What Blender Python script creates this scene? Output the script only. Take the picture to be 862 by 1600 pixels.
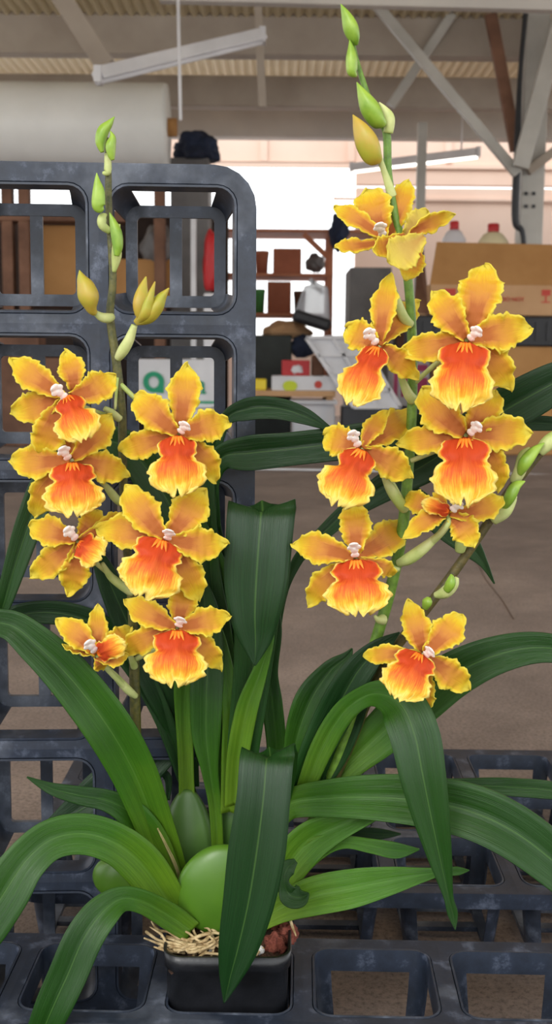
import bpy, bmesh, math, random
from mathutils import Vector, Matrix, noise
for o in list(bpy.data.objects): bpy.data.objects.remove(o)
S = bpy.context.scene; COL = S.collection
random.seed(7)
# ------------------------------------------------------------------ camera
CAMH = 0.49
PITCH = math.atan(240/1800.0); ROLL = math.radians(0.5)
F = 1800.0
cd = bpy.data.cameras.new('camera'); cam = bpy.data.objects.new('camera', cd); COL.objects.link(cam)
cd.sensor_fit = 'VERTICAL'; cd.sensor_height = 36; cd.lens = F/1600*36
cd.clip_start = .02; cd.clip_end = 200
CR = Matrix.Rotation(math.pi/2-PITCH, 3, 'X') @ Matrix.Rotation(ROLL, 3, 'Z')
cam.matrix_world = Matrix.Translation((0, 0, CAMH)) @ CR.to_4x4()
cd.dof.use_dof = True; cd.dof.focus_distance = .78; cd.dof.aperture_fstop = 17
S.camera = cam
# ------------------------------------------------------------------ world, sun, exposure
S.view_settings.view_transform = 'Standard'; S.view_settings.look = 'None'
S.view_settings.exposure = 0.0; S.view_settings.gamma = 1; S.view_settings.use_curve_mapping = False
w = bpy.data.worlds.new('world'); S.world = w; w.use_nodes = True
nt = w.node_tree; bg = nt.nodes['Background']
tc = nt.nodes.new('ShaderNodeTexCoord'); sp = nt.nodes.new('ShaderNodeSeparateXYZ')
rp = nt.nodes.new('ShaderNodeValToRGB')
nt.links.new(tc.outputs['Generated'], sp.inputs[0]); nt.links.new(sp.outputs['Z'], rp.inputs[0])
rp.color_ramp.elements[0].position = 0.0; rp.color_ramp.elements[0].color = (.75, .74, .72, 1)
rp.color_ramp.elements[1].position = .12; rp.color_ramp.elements[1].color = (.95, .98, 1.0, 1)
nt.links.new(rp.outputs[0], bg.inputs[0]); bg.inputs[1].default_value = 2.6
sd = bpy.data.lights.new('sun', 'SUN'); sd.energy = 1.2; sd.angle = math.radians(20); sd.color = (1, .97, .92)
sun = bpy.data.objects.new('sun', sd); COL.objects.link(sun)
sun.rotation_euler = (math.radians(58), 0, math.radians(-30))

# ------------------------------------------------------------------ geometry helpers
def ray(x, y):
    return CR @ Vector(((x-431)/F, -(y-800)/F, -1))
def P(x, y, D):
    r = ray(x, y); return Vector((0, 0, CAMH)) + r*(D/r.y)
def px(D, y=800):
    """metres per pixel of something standing at distance D seen on row y"""
    r = ray(431, y); return D/r.y/F
def ins(s): return s/255/12.92 if s <= 10 else ((s/255+.055)/1.055)**2.4
def rgb(r, g, b): return (ins(r), ins(g), ins(b), 1)

def link(name, me, mat=None, parent=None):
    o = bpy.data.objects.new(name, me); COL.objects.link(o)
    if mat:
        for m in (mat if isinstance(mat, (list, tuple)) else [mat]): me.materials.append(m)
    if parent: o.parent = parent
    return o
def wloc(o):
    v = Vector((0, 0, 0))
    while o: v = v+o.location; o = o.parent
    return v
def mesh(name, vs, fs, mat, parent=None, smooth=True, uv=None):
    off = wloc(parent) if parent else Vector((0, 0, 0))
    me = bpy.data.meshes.new(name)
    me.from_pydata([tuple(Vector(v)-off) for v in vs], [], fs)
    me.validate()
    if smooth:
        for p in me.polygons: p.use_smooth = True
    if uv:
        l = me.uv_layers.new(name='UVMap')
        for lp in me.loops: l.data[lp.index].uv = uv[lp.vertex_index]
    me.update()
    return link(name, me, mat, parent)
def empty(name, loc, label=None, cat=None, group=None, rz=0):
    o = bpy.data.objects.new(name, None); COL.objects.link(o); o.location = loc
    o.rotation_euler = (0, 0, rz); o.empty_display_size = .05
    tag(o, label, cat, group); return o
def tag(o, label=None, cat=None, group=None, kind=None):
    if label: o['label'] = label
    if cat: o['category'] = cat
    if group: o['group'] = group
    if kind: o['kind'] = kind
    return o
def struct(o): o['kind'] = 'structure'; return o

class MB:
    def __init__(s): s.v = []; s.f = []
    def box(s, a, b, rz=0, c=None):
        (x0, y0, z0), (x1, y1, z1) = a, b
        n = len(s.v)
        pts = [(x0,y0,z0),(x1,y0,z0),(x1,y1,z0),(x0,y1,z0),(x0,y0,z1),(x1,y0,z1),(x1,y1,z1),(x0,y1,z1)]
        if rz:
            c = c or ((x0+x1)/2, (y0+y1)/2)
            q = []
            for (x, y, z) in pts:
                dx, dy = x-c[0], y-c[1]
                q.append((c[0]+dx*math.cos(rz)-dy*math.sin(rz), c[1]+dx*math.sin(rz)+dy*math.cos(rz), z))
            pts = q
        s.v += pts
        s.f += [tuple(n+i for i in f) for f in ((0,3,2,1),(4,5,6,7),(0,1,5,4),(1,2,6,5),(2,3,7,6),(3,0,4,7))]
        return s
    def bar(s, a, b, w, t):
        a, b = Vector(a), Vector(b); d = (b-a).normalized()
        up = Vector((0, 1, 0)); sx = d.cross(up).normalized(); sy = sx.cross(d).normalized()
        n = len(s.v)
        for p in (a, b):
            for (i, j) in ((-1,-1),(1,-1),(1,1),(-1,1)): s.v.append(tuple(p+sx*i*w/2+sy*j*t/2))
        s.f += [tuple(n+i for i in f) for f in ((0,1,2,3),(7,6,5,4),(0,4,5,1),(1,5,6,2),(2,6,7,3),(3,7,4,0))]
        return s
    def lathe(s, c, prof, n=24, axis='Z'):
        b = len(s.v)
        for (r, h) in prof:
            for k in range(n):
                a = 2*math.pi*k/n
                if axis == 'Z': s.v.append((c[0]+r*math.cos(a), c[1]+r*math.sin(a), c[2]+h))
                else: s.v.append((c[0]+h, c[1]+r*math.cos(a), c[2]+r*math.sin(a)))
        m = len(prof)
        for i in range(m-1):
            for k in range(n):
                s.f.append((b+i*n+k, b+i*n+(k+1) % n, b+(i+1)*n+(k+1) % n, b+(i+1)*n+k))
        s.f.append(tuple(b+k for k in reversed(range(n)))); s.f.append(tuple(b+(m-1)*n+k for k in range(n)))
        return s
    def build(s, name, mat, parent=None, smooth=False, bevel=0):
        o = mesh(name, s.v, s.f, mat, parent, smooth)
        if bevel:
            m = o.modifiers.new('bevel', 'BEVEL'); m.width = bevel; m.segments = 2; m.limit_method = 'ANGLE'
        return o

# ------------------------------------------------------------------ materials
def newmat(name):
    m = bpy.data.materials.new(name); m.use_nodes = True
    return m, m.node_tree, m.node_tree.nodes['Principled BSDF']
def N(nt, t, **k):
    n = nt.nodes.new(t)
    for a, b in k.items(): setattr(n, a, b)
    return n
def ramp(nt, stops, src):
    r = N(nt, 'ShaderNodeValToRGB'); e = r.color_ramp.elements
    while len(e) < len(stops): e.new(.5)
    for i, (p, c) in enumerate(stops): e[i].position = p; e[i].color = c
    nt.links.new(src, r.inputs[0]); return r.outputs[0]
def math_(nt, op, a, b=None, c=None):
    m = N(nt, 'ShaderNodeMath', operation=op)
    for i, v in enumerate((a, b, c)):
        if v is None: continue
        if isinstance(v, (int, float)): m.inputs[i].default_value = v
        else: nt.links.new(v, m.inputs[i])
    return m.outputs[0]
def noisetex(nt, scale, detail=4, rough=.55, vec=None):
    n = N(nt, 'ShaderNodeTexNoise'); n.inputs['Scale'].default_value = scale
    n.inputs['Detail'].default_value = detail; n.inputs['Roughness'].default_value = rough
    if vec is None:
        t = N(nt, 'ShaderNodeTexCoord'); vec = t.outputs['Object']
    nt.links.new(vec, n.inputs['Vector']); return n.outputs['Fac']
def bump(nt, bsdf, h, s, d=.002):
    b = N(nt, 'ShaderNodeBump'); b.inputs['Strength'].default_value = s; b.inputs['Distance'].default_value = d
    nt.links.new(h, b.inputs['Height']); nt.links.new(b.outputs[0], bsdf.inputs['Normal'])
def simple(name, c1, c2=None, scale=20, rough=.6, bs=.0, spec=.5, metal=0, bd=.002, stops=None):
    m, nt, b = newmat(name)
    b.inputs['Roughness'].default_value = rough; b.inputs['Metallic'].default_value = metal
    b.inputs['Specular IOR Level'].default_value = spec
    f = noisetex(nt, scale)
    c2 = c2 or tuple(min(1, x*1.35) for x in c1[:3])+(1,)
    nt.links.new(ramp(nt, stops or [(.35, c1), (.65, c2)], f), b.inputs['Base Color'])
    if bs: bump(nt, b, noisetex(nt, scale*4), bs, bd)
    return m

def plastic():
    m, nt, b = newmat('tray_plastic')
    f = noisetex(nt, 45, 6, .7); f2 = noisetex(nt, 9, 5, .6)
    a = ramp(nt, [(.3, rgb(27, 33, 44)), (.55, rgb(39, 47, 62)), (.72, rgb(92, 100, 118))], f)
    d = ramp(nt, [(.54, (0, 0, 0, 1)), (.72, (1, 1, 1, 1))], f2)
    mx = N(nt, 'ShaderNodeMix', data_type='RGBA'); nt.links.new(math_(nt, 'MULTIPLY', math_(nt, 'MULTIPLY', d, f), 1.1), mx.inputs[0])
    nt.links.new(a, mx.inputs[6]); mx.inputs[7].default_value = rgb(122, 128, 140)
    nt.links.new(mx.outputs[2], b.inputs['Base Color'])
    b.inputs['Roughness'].default_value = .42; b.inputs['Specular IOR Level'].default_value = .5
    bump(nt, b, f, .12, .0008); return m
def concrete():
    m, nt, b = newmat('concrete_floor')
    f = noisetex(nt, 2.2, 8, .65); f2 = noisetex(nt, 210, 5, .8); f3 = noisetex(nt, 14, 6, .7)
    a = ramp(nt, [(.3, rgb(112, 99, 93)), (.5, rgb(128, 114, 107)), (.7, rgb(150, 134, 125))], f)
    s = ramp(nt, [(.36, (.36, .34, .32, 1)), (.5, (.95, .95, .95, 1)), (.66, (1.25, 1.22, 1.18, 1))], f2)
    s2 = ramp(nt, [(.3, (.72, .7, .68, 1)), (.6, (1, 1, 1, 1))], f3)
    x = N(nt, 'ShaderNodeMix', data_type='RGBA', blend_type='MULTIPLY'); x.inputs[0].default_value = .8
    nt.links.new(a, x.inputs[6]); nt.links.new(s, x.inputs[7])
    x2 = N(nt, 'ShaderNodeMix', data_type='RGBA', blend_type='MULTIPLY'); x2.inputs[0].default_value = .7
    nt.links.new(x.outputs[2], x2.inputs[6]); nt.links.new(s2, x2.inputs[7])
    nt.links.new(x2.outputs[2], b.inputs['Base Color']); b.inputs['Roughness'].default_value = .75
    bump(nt, b, f2, .4, .002); return m
def leafmat(name, base, tip, light):
    m, nt, b = newmat(name)
    t = N(nt, 'ShaderNodeTexCoord'); s = N(nt, 'ShaderNodeSeparateXYZ'); nt.links.new(t.outputs['UV'], s.inputs[0])
    u, v = s.outputs[0], s.outputs[1]
    cm = N(nt, 'ShaderNodeMapping'); cm.inputs['Scale'].default_value = (3, 60, 1); nt.links.new(t.outputs['UV'], cm.inputs[0])
    f = noisetex(nt, 1, 5, .6, cm.outputs[0]); g = noisetex(nt, 18, 5, .6)
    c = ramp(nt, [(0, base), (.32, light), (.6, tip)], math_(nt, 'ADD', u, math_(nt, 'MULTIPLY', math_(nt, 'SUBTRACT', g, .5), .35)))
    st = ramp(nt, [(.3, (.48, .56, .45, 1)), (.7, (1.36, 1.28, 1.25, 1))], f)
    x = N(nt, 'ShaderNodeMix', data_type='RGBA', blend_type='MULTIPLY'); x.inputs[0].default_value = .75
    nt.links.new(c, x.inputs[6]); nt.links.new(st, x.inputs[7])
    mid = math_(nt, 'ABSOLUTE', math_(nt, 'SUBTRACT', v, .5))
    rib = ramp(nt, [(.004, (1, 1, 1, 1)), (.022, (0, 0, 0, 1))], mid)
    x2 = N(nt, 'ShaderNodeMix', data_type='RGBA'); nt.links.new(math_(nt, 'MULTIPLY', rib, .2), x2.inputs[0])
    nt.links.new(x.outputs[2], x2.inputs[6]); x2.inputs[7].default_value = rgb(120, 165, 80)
    nt.links.new(x2.outputs[2], b.inputs['Base Color'])
    b.inputs['Roughness'].default_value = .34; b.inputs['Specular IOR Level'].default_value = .4
    bump(nt, b, f, .6, .0008)
    # thin living tissue lets some light through
    tr = N(nt, 'ShaderNodeBsdfTranslucent'); nt.links.new(x2.outputs[2], tr.inputs[0])
    ms = N(nt, 'ShaderNodeMixShader'); ms.inputs[0].default_value = .12
    out = nt.nodes['Material Output']; nt.links.new(b.outputs[0], ms.inputs[1]); nt.links.new(tr.outputs[0], ms.inputs[2])
    nt.links.new(ms.outputs[0], out.inputs['Surface']); return m
def petalmat(name, lip=False, pale=False):
    m, nt, b = newmat(name)
    t = N(nt, 'ShaderNodeTexCoord'); s = N(nt, 'ShaderNodeSeparateXYZ'); nt.links.new(t.outputs['UV'], s.inputs[0])
    u, v = s.outputs[0], s.outputs[1]
    e = math_(nt, 'SUBTRACT', 1, math_(nt, 'ABSOLUTE', math_(nt, 'SUBTRACT', math_(nt, 'MULTIPLY', v, 2), 1)))   # 0 at margin
    tt = math_(nt, 'SUBTRACT', 1, u)
    cm = N(nt, 'ShaderNodeMapping'); cm.inputs['Scale'].default_value = (2.5, 22, 1); nt.links.new(t.outputs['UV'], cm.inputs[0])
    streak = noisetex(nt, 1.3, 4, .6, cm.outputs[0]); g = noisetex(nt, 110, 3, .6)
    st = math_(nt, 'MULTIPLY', math_(nt, 'SUBTRACT', streak, .5), .8 if lip else .35)
    gg = math_(nt, 'MULTIPLY', math_(nt, 'SUBTRACT', g, .5), .25)
    if lip:
        up = math_(nt, 'MULTIPLY', math_(nt, 'MAXIMUM', math_(nt, 'SUBTRACT', .45, u), 0), 16)
        k = math_(nt, 'MINIMUM', math_(nt, 'MULTIPLY', e, math_(nt, 'ADD', 1.35, up)), math_(nt, 'MULTIPLY', tt, 1.4))
        k = math_(nt, 'ADD', math_(nt, 'ADD', k, st), gg)
        c = ramp(nt, [(.04, rgb(254, 234, 130)), (.25, rgb(252, 210, 70)), (.42, rgb(243, 160, 48)), (.60, rgb(230, 108, 42)), (.88, rgb(214, 78, 36))], k)
    elif pale:
        k = math_(nt, 'ADD', math_(nt, 'MINIMUM', e, tt), gg)
        c = ramp(nt, [(.1, rgb(232, 214, 90)), (.5, rgb(214, 184, 92)), (.9, rgb(204, 160, 84))], k)
    else:
        up = math_(nt, 'MULTIPLY', math_(nt, 'MAXIMUM', math_(nt, 'SUBTRACT', .5, u), 0), 2.5)
        k = math_(nt, 'MINIMUM', math_(nt, 'MULTIPLY', e, math_(nt, 'ADD', 1.3, up)), math_(nt, 'MULTIPLY', tt, 1.7))
        k = math_(nt, 'ADD', math_(nt, 'ADD', k, st), gg)
        c = ramp(nt, [(.05, rgb(240, 222, 84)), (.22, rgb(234, 202, 48)), (.46, rgb(223, 166, 50)), (.8, rgb(214, 144, 64)), (1.0, rgb(192, 112, 54))], k)
    nt.links.new(c, b.inputs['Base Color'])
    b.inputs['Roughness'].default_value = .5; b.inputs['Specular IOR Level'].default_value = .25
    bump(nt, b, streak, .5, .0012)
    tr = N(nt, 'ShaderNodeBsdfTranslucent'); nt.links.new(c, tr.inputs[0])
    ms = N(nt, 'ShaderNodeMixShader'); ms.inputs[0].default_value = .3
    out = nt.nodes['Material Output']; nt.links.new(b.outputs[0], ms.inputs[1]); nt.links.new(tr.outputs[0], ms.inputs[2])
    nt.links.new(ms.outputs[0], out.inputs['Surface']); return m

M = {}
M['tray'] = plastic(); M['floor'] = concrete()
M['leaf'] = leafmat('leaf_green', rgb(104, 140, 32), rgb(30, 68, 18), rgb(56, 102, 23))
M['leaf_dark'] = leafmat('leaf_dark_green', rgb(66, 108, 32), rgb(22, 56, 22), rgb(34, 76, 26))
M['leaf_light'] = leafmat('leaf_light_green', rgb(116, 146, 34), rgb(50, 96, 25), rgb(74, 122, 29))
M['tepal'] = petalmat('orange_tepal'); M['lip'] = petalmat('red_orange_lip', True)
M['tepal_back'] = petalmat('pale_tepal_back', False, True)
M['column'] = simple('white_column', rgb(252, 240, 230), rgb(255, 252, 248), 200, .5)
M['crest'] = simple('orange_crest', rgb(240, 118, 24), rgb(246, 140, 34), 200, .5)
M['stem_up'] = simple('mottled_stem', rgb(62, 66, 26), rgb(96, 92, 38), 260, .45, .3)
M['stem'] = simple('green_stem', rgb(84, 118, 38), rgb(112, 150, 52), 200, .45, .2)
M['stem_dark'] = simple('dark_stem', rgb(72, 66, 34), rgb(100, 88, 44), 260, .5, .3)
M['bract'] = simple('pale_bract', rgb(160, 178, 95), rgb(200, 205, 140), 60, .5)
M['bud'] = simple('green_bud', rgb(112, 150, 42), rgb(150, 180, 66), 60, .4)
M['budy'] = simple('yellow_bud', rgb(160, 160, 48), rgb(186, 150, 60), 50, .45)
M['bulb'] = simple('bulb_green', rgb(66, 106, 25), rgb(82, 122, 32), 14, .35, .1, stops=None)
M['bulb_dark'] = simple('bulb_dark_green', rgb(58, 92, 36), rgb(80, 112, 52), 14, .4, .1)
M['husk'] = simple('dry_husk', rgb(110, 108, 56), rgb(150, 140, 90), 60, .7, .3)
M['root'] = simple('root_cream', rgb(140, 112, 70), rgb(214, 192, 148), 160, .7, .3)
M['pot'] = simple('black_pot', rgb(17, 18, 21), rgb(28, 29, 33), 60, .35, .1)
M['soil'] = simple('potting_bark', rgb(40, 26, 18), rgb(92, 62, 42), 120, .95, .8)
M['lava'] = simple('red_lava', rgb(112, 52, 40), rgb(150, 82, 66), 90, .95, 1.0, bd=.004)
M['perlite'] = simple('perlite', rgb(200, 198, 195), rgb(235, 233, 230), 120, .9, .6)
M['card'] = simple('cardboard', rgb(168, 122, 72), rgb(180, 134, 82), 5, .85)
M['card2'] = simple('cardboard_pale', rgb(186, 146, 106), rgb(196, 156, 116), 5, .85)
M['black'] = simple('black_plastic', rgb(26, 28, 32), rgb(40, 42, 48), 8, .5)
M['dkgreen'] = simple('dark_bin', rgb(34, 42, 40), rgb(46, 54, 52), 8, .6)
M['white'] = simple('white_plastic', rgb(206, 206, 210), rgb(222, 222, 226), 6, .5)
M['steel'] = simple('painted_steel', rgb(168, 166, 160), rgb(192, 190, 184), 3, .55)
M['steel_dk'] = simple('weathered_wood_beam', rgb(158, 146, 134), rgb(180, 170, 158), 2, .8)
M['beam'] = simple('painted_beam', rgb(188, 184, 180), rgb(208, 204, 198), 1.5, .8)
M['wall'] = simple('pink_wall', rgb(216, 186, 168), rgb(226, 200, 184), .8, .8)
M['roof'] = simple('roof_sheet', rgb(222, 206, 168), rgb(240, 226, 190), 1.5, .5)
M['rust'] = simple('rust_frame', rgb(176, 104, 70), rgb(196, 124, 86), 4, .6)
M['terra'] = simple('terracotta', rgb(150, 84, 60), rgb(172, 102, 74), 4, .8)
M['green'] = simple('green_pot', rgb(60, 128, 62), rgb(80, 150, 80), 4, .6)
M['red'] = simple('red_plastic', rgb(178, 30, 36), rgb(200, 46, 50), 4, .5)
M['navy'] = simple('navy_cloth', rgb(24, 32, 52), rgb(38, 50, 76), 5, .9)
M['blue'] = simple('blue_plastic', rgb(38, 62, 128), rgb(52, 80, 150), 5, .5)
M['yellow'] = simple('yellow_plastic', rgb(226, 200, 30), rgb(240, 214, 50), 5, .5)
M['magenta'] = simple('magenta_print', rgb(186, 48, 104), rgb(204, 80, 130), 5, .5)
M['grey'] = simple('grey_bin', rgb(98, 96, 96), rgb(118, 116, 116), 5, .6)
M['woodbr'] = simple('brown_timber', rgb(96, 66, 50), rgb(128, 92, 72), 6, .8)
M['backdrop_dark'] = simple('dark_panel', rgb(48, 36, 32), rgb(64, 50, 44), 4, .9)
M['film'] = simple('plastic_film', rgb(226, 228, 226), rgb(238, 240, 238), 2.5, .35)
M['signgreen'] = simple('sign_green', rgb(18, 140, 100), rgb(24, 150, 108), 5, .6)
M['pear'] = simple('pear_print', rgb(190, 204, 40), rgb(200, 214, 60), 5, .6)
M['redprint'] = simple('red_print', rgb(190, 70, 60), rgb(200, 86, 70), 5, .8)
M['jug'] = simple('jug_cream', rgb(214, 200, 160), rgb(226, 214, 178), 5, .4)
def glassy(name, c, a):
    m, nt, b = newmat(name); b.inputs['Base Color'].default_value = c; b.inputs['Roughness'].default_value = .25
    b.inputs['Alpha'].default_value = a; return m
M['clear'] = glassy('clear_plastic', rgb(214, 218, 226), .6)
def lamp(name, c, s):
    m, nt, b = newmat(name); b.inputs['Base Color'].default_value = (.9, .9, .9, 1)
    b.inputs['Emission Color'].default_value = c; b.inputs['Emission Strength'].default_value = s; return m
M['tube_on'] = lamp('lit_tube', (1, .95, .85, 1), 3.0)

# ------------------------------------------------------------------ the building
ROOF = 2.45
WTOP = 3.3
struct(MB().box((-9, -3, -.06), (9, 12, 0)).build('floor', M['floor']))
def wallz(y, D): return P(431, y, D).z
WD = 10.0
# far wall: panels around a wide bright opening, with a narrow gap of daylight higher up
ox0, ox1 = P(-260, 300, WD).x, P(556, 300, WD).x
zt, zb = wallz(252, WD), wallz(525, WD)
g0, g1 = wallz(292, WD), wallz(287, WD)
struct(MB().box((-9, WD, zt), (ox1, WD+.1, WTOP)).box((-9, WD, 0), (ox0, WD+.1, zt)).box((ox0, WD, 0), (ox1, WD+.1, zb))
       .box((ox1, WD, g1), (9, WD+.1, WTOP)).box((ox1, WD, 0), (9, WD+.1, g0)).build('wall_back', M['wall']))
t1 = MB().box((-9, WD-.03, wallz(262, WD)), (9, WD, wallz(256, WD)))
for x in (412, 548, 700, 840): t1.box((P(x, 240, WD).x-.03, WD-.025, zt), (P(x, 240, WD).x+.03, WD, ROOF))
struct(t1.build('trim_1', M['wall']))
struct(MB().box((P(520, 310, WD).x, WD-.03, wallz(312, WD)), (9, WD, wallz(308, WD))).build('trim_2', M['wall']))
# corrugated roof
vs, fs = [], []
nx, per = 900, .06
for j, y in enumerate((-1.0, 9.14)):  # roof ends short of the far wall; gap added to let daylight onto it
    for i in range(nx+1):
        x = -4.5+9*i/nx; vs.append((x, y, ROOF+.012*math.sin(2*math.pi*x/per)))
for i in range(nx): fs.append((i, i+1, nx+1+i+1, nx+1+i))
ro = struct(mesh('ceiling', vs, fs, M['roof']))
md = ro.modifiers.new('s', 'SOLIDIFY'); md.thickness = .004
def beam(y0, y1, D, th, x0=-9, x1=9, mat='beam', name='trim_3', slope=0):
    z0, z1 = wallz(y1, D), wallz(y0, D)
    return struct(MB().box((x0, D, z0), (x1, D+th, z1)).build(name, M[mat], bevel=.01))
beam(165, 214, 9.0, .15, mat='beam', name='trim_3')
beam(118, 167, 7.9, .12, mat='steel_dk', name='trim_4')
beam(18, 86, 6.95, .12, mat='steel_dk', name='trim_5')
struct(MB().bar(P(250, -8, 5.2), P(900, 8, 5.2), .06, .06).build('trim_6', M['beam']))

def steelbar(name, a, b, D, wpx, label, mat='steel', depth=.05, D2=None, cat='brace'):
    m = MB().bar(P(a[0], a[1], D), P(b[0], b[1], D2 or D), wpx*px(D, 200), depth)
    o = m.build(name, M[mat], bevel=.004); tag(o, label, cat); return o
steelbar('roof_brace', (578, -4), (808, 272), 6.6, 15, 'long pale steel brace slanting down right to the post', 'steel')
steelbar('roof_brace', (716, 8), (610, 166), 6.9, 14, 'short pale brace leaning left, crossing behind the long brace', 'steel')
steelbar('roof_brace', (766, 22), (806, 236), 6.75, 18, 'dark brown brace just left of the post top', 'woodbr')
steelbar('roof_brace', (878, 20), (812, 262), 6.55, 26, 'pale wide brace at the right edge leaning into post', 'steel')
steelbar('roof_brace', (884, 222), (824, 268), 6.65, 14, 'short dark stub of brace right of the post', 'steel_dk')
steelbar('roof_brace', (92, -10), (166, 104), 5.9, 30, 'broad dull brace at upper left under the ceiling beam', 'steel_dk')
steelbar('hanging_strut', (400, -62), (410, 168), 5.95, 12, 'thin vertical strut at the right end of the tube fixture', 'steel_dk', .03, cat='strut')
steelbar('hanging_rod', (275, -150), (282, 188), 5.0, 5, 'thin white rod hanging in front of the tube fixture', 'white', .012, cat='rod')
# posts stand on the floor
def post(name, x, w_px, ytop, D, label, mat='steel'):
    c = P(x, 300, D); ww = w_px*px(D, 300)
    t = empty(name, (c.x, D, 0), label, 'post')
    MB().box((c.x-ww/2, D-ww/2, 0), (c.x+ww/2, D+ww/2, wallz(ytop, D))).build('shaft', M[mat], t, bevel=.004)
    MB().box((c.x-ww*.8, D-ww*.8, 0), (c.x+ww*.8, D+ww*.8, .012)).build('base_plate', M[mat], t)
    return t
pt = post('steel_post', 828, 36, -20, 6.75, 'pale grey steel post at right holding the roof braces')
b = MB()
for k, (zx, zy) in enumerate(((822, 302), (834, 302), (822, 322), (834, 322))):
    q = P(zx, zy, 6.67); b.box((q.x-.009, 6.675, q.z-.009), (q.x+.009, 6.69, q.z+.009))
b.build('bolt_holes', M['black'], pt)
post('steel_post', 657, 14, 190, 7.9, 'thin grey post left of the long brace foot')
# cable down the post
def tube_pts(pts, n=10, seg=6):
    """Catmull-Rom through (Vector, radius) -> verts, faces, uv"""
    P3 = [Vector(p) for p, r in pts]; R = [r for p, r in pts]
    def cr(a, b, c, d, t): return .5*((2*b)+(c-a)*t+(2*a-5*b+4*c-d)*t*t+(3*b-a-3*c+d)*t**3)
    C, RR = [], []
    m = len(P3)
    for i in range(m-1):
        a, b_, c, d = P3[max(i-1, 0)], P3[i], P3[i+1], P3[min(i+2, m-1)]
        ra, rb, rc, rd = R[max(i-1, 0)], R[i], R[i+1], R[min(i+2, m-1)]
        for k in range(seg):
            t = k/seg; C.append(cr(a, b_, c, d, t)); RR.append(max(cr(ra, rb, rc, rd, t), .00005))
    C.append(P3[-1]); RR.append(max(R[-1], .00005))
    vs, fs, uv = [], [], []
    nrm = None
    for i, p in enumerate(C):
        tn = (C[min(i+1, len(C)-1)]-C[max(i-1, 0)]).normalized()
        if nrm is None: nrm = tn.orthogonal().normalized()
        nrm = (nrm-tn*nrm.dot(tn)).normalized(); bn = tn.cross(nrm)
        for k in range(n):
            a = 2*math.pi*k/n; vs.append(p+(nrm*math.cos(a)+bn*math.sin(a))*RR[i]); uv.append((i/(len(C)-1), k/n))
    for i in range(len(C)-1):
        for k in range(n):
            fs.append((i*n+k, i*n+(k+1) % n, (i+1)*n+(k+1) % n, (i+1)*n+k))
    fs.append(tuple(reversed(range(n)))); fs.append(tuple((len(C)-1)*n+k for k in range(n)))
    return vs, fs, uv
def tube(name, pts, mat, parent=None, n=10, seg=6):
    vs, fs, uv = tube_pts(pts, n, seg); return mesh(name, vs, fs, mat, parent, True, uv)
def ptube(name, pts, mat, parent=None, n=10, seg=6):
    """pts (x, y, D, radius in photo pixels)"""
    return tube(name, [(P(x, y, D), r*px(D, y)) for x, y, D, r in pts], mat, parent, n, seg)
tag(ptube('black_cable', [(824, -10, 6.64, 4), (812, 120, 6.64, 4), (807, 260, 6.64, 6), (805, 345, 6.64, 6), (817, 370, 6.64, 4), (820, 480, 6.64, 4)], M['black']),
    'black cable running down the left side of the grey post', 'cable')

# fluorescent fixtures
def fixture(a, b, D1, D2, h, lit, label):
    A, B = P(a[0], a[1], D1), P(b[0], b[1], D2)
    t = empty('tube_light', tuple((A+B)/2), label, 'light fixture')
    MB().bar(A, B, h, h*1.3).build('housing', M['white'], t, bevel=.006)
    dn = Vector((0, -.02, -h*.62))
    tube('lamp_tube', [(A+dn, h*.2), (B+dn, h*.2)], M['tube_on' if lit else 'white'], t, 10, 4)
    for q in ((A.lerp(B, .12), A.lerp(B, .88)) if lit else ()):
        tube('hanger', [(q, .006), (Vector((q.x, q.y, ROOF)), .006)], M['white'], t, 8, 2)
    for q in (A, B):
        e = MB().bar(q+Vector((-.01, 0, 0)), q+Vector((.02, 0, 0)), h*1.2, h*1.4); e.build('end_cap', M['white'], t)
    return t
fixture((152, 118), (408, 56), 4.9, 5.5, .055, False, 'white fluorescent tube fixture hanging at upper left, unlit')
fixture((548, 262), (745, 238), 9.2, 8.8, .06, True, 'lit fluorescent tube fixture hanging far back near pink wall')

# ------------------------------------------------------------------ background clutter, standing at its real distances on the floor
def B(x0, y0, x1, y1, D, depth):
    """the box whose front face covers these photo pixels at distance D"""
    a, c = P(x0, y1, D), P(x1, y0, D); return (min(a.x, c.x), D, a.z), (c.x, D+depth, c.z)
def pbox(name, x0, y0, x1, y1, D, depth, mat, label, cat, group=None, parent=None, bevel=.008, z0=None):
    a, c = B(x0, y0, x1, y1, D, depth)
    if z0 is not None: a = (a[0], a[1], z0)
    o = MB().box(a, c).build(name, M[mat], parent, bevel=bevel)
    if label: tag(o, label, cat, group)
    return o
def pthing(name, x, D, label, cat, z=0, group=None):
    c = P(x, 500, D); return empty(name, (c.x, D, z), label, cat, group)

# plastic film roll on a timber stand
D = 6.6
rr = 66*px(D, 195); c0 = P(-230, 197, D); c1 = P(262, 197, D)
t = empty('film_roll', (c0.x, D, c0.z-rr), 'huge grey translucent roll of plastic film at upper left', 'roll')
MB().lathe((c0.x, D, (c0.z+c1.z)/2), [(rr*.98, 0), (rr, .02), (rr*1.0, c1.x-c0.x-.02), (rr*.97, c1.x-c0.x)], 40, 'X').build('film', M['film'], t, True)
MB().lathe((c1.x-.01, D, (c0.z+c1.z)/2), [(.05, 0), (.05, .06)], 20, 'X').build('core', M['card'], t, True)
zr = (c0.z+c1.z)/2-rr
st = empty('timber_stand', (P(60, 400, D).x, D, 0), 'brown timber rack standing under the film roll', 'rack')
for x in (-180, 14, 40, 250):
    q = P(x, 400, D); MB().box((q.x-.03, D-.04, 0), (q.x+.03, D+.04, zr-.05)).build('upright', M['woodbr'], st, bevel=.004)
MB().box((P(-190, 400, D).x, D-.06, zr-.08), (P(262, 400, D).x, D+.06, zr)).build('top_rail', M['woodbr'], st, bevel=.004)
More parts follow.
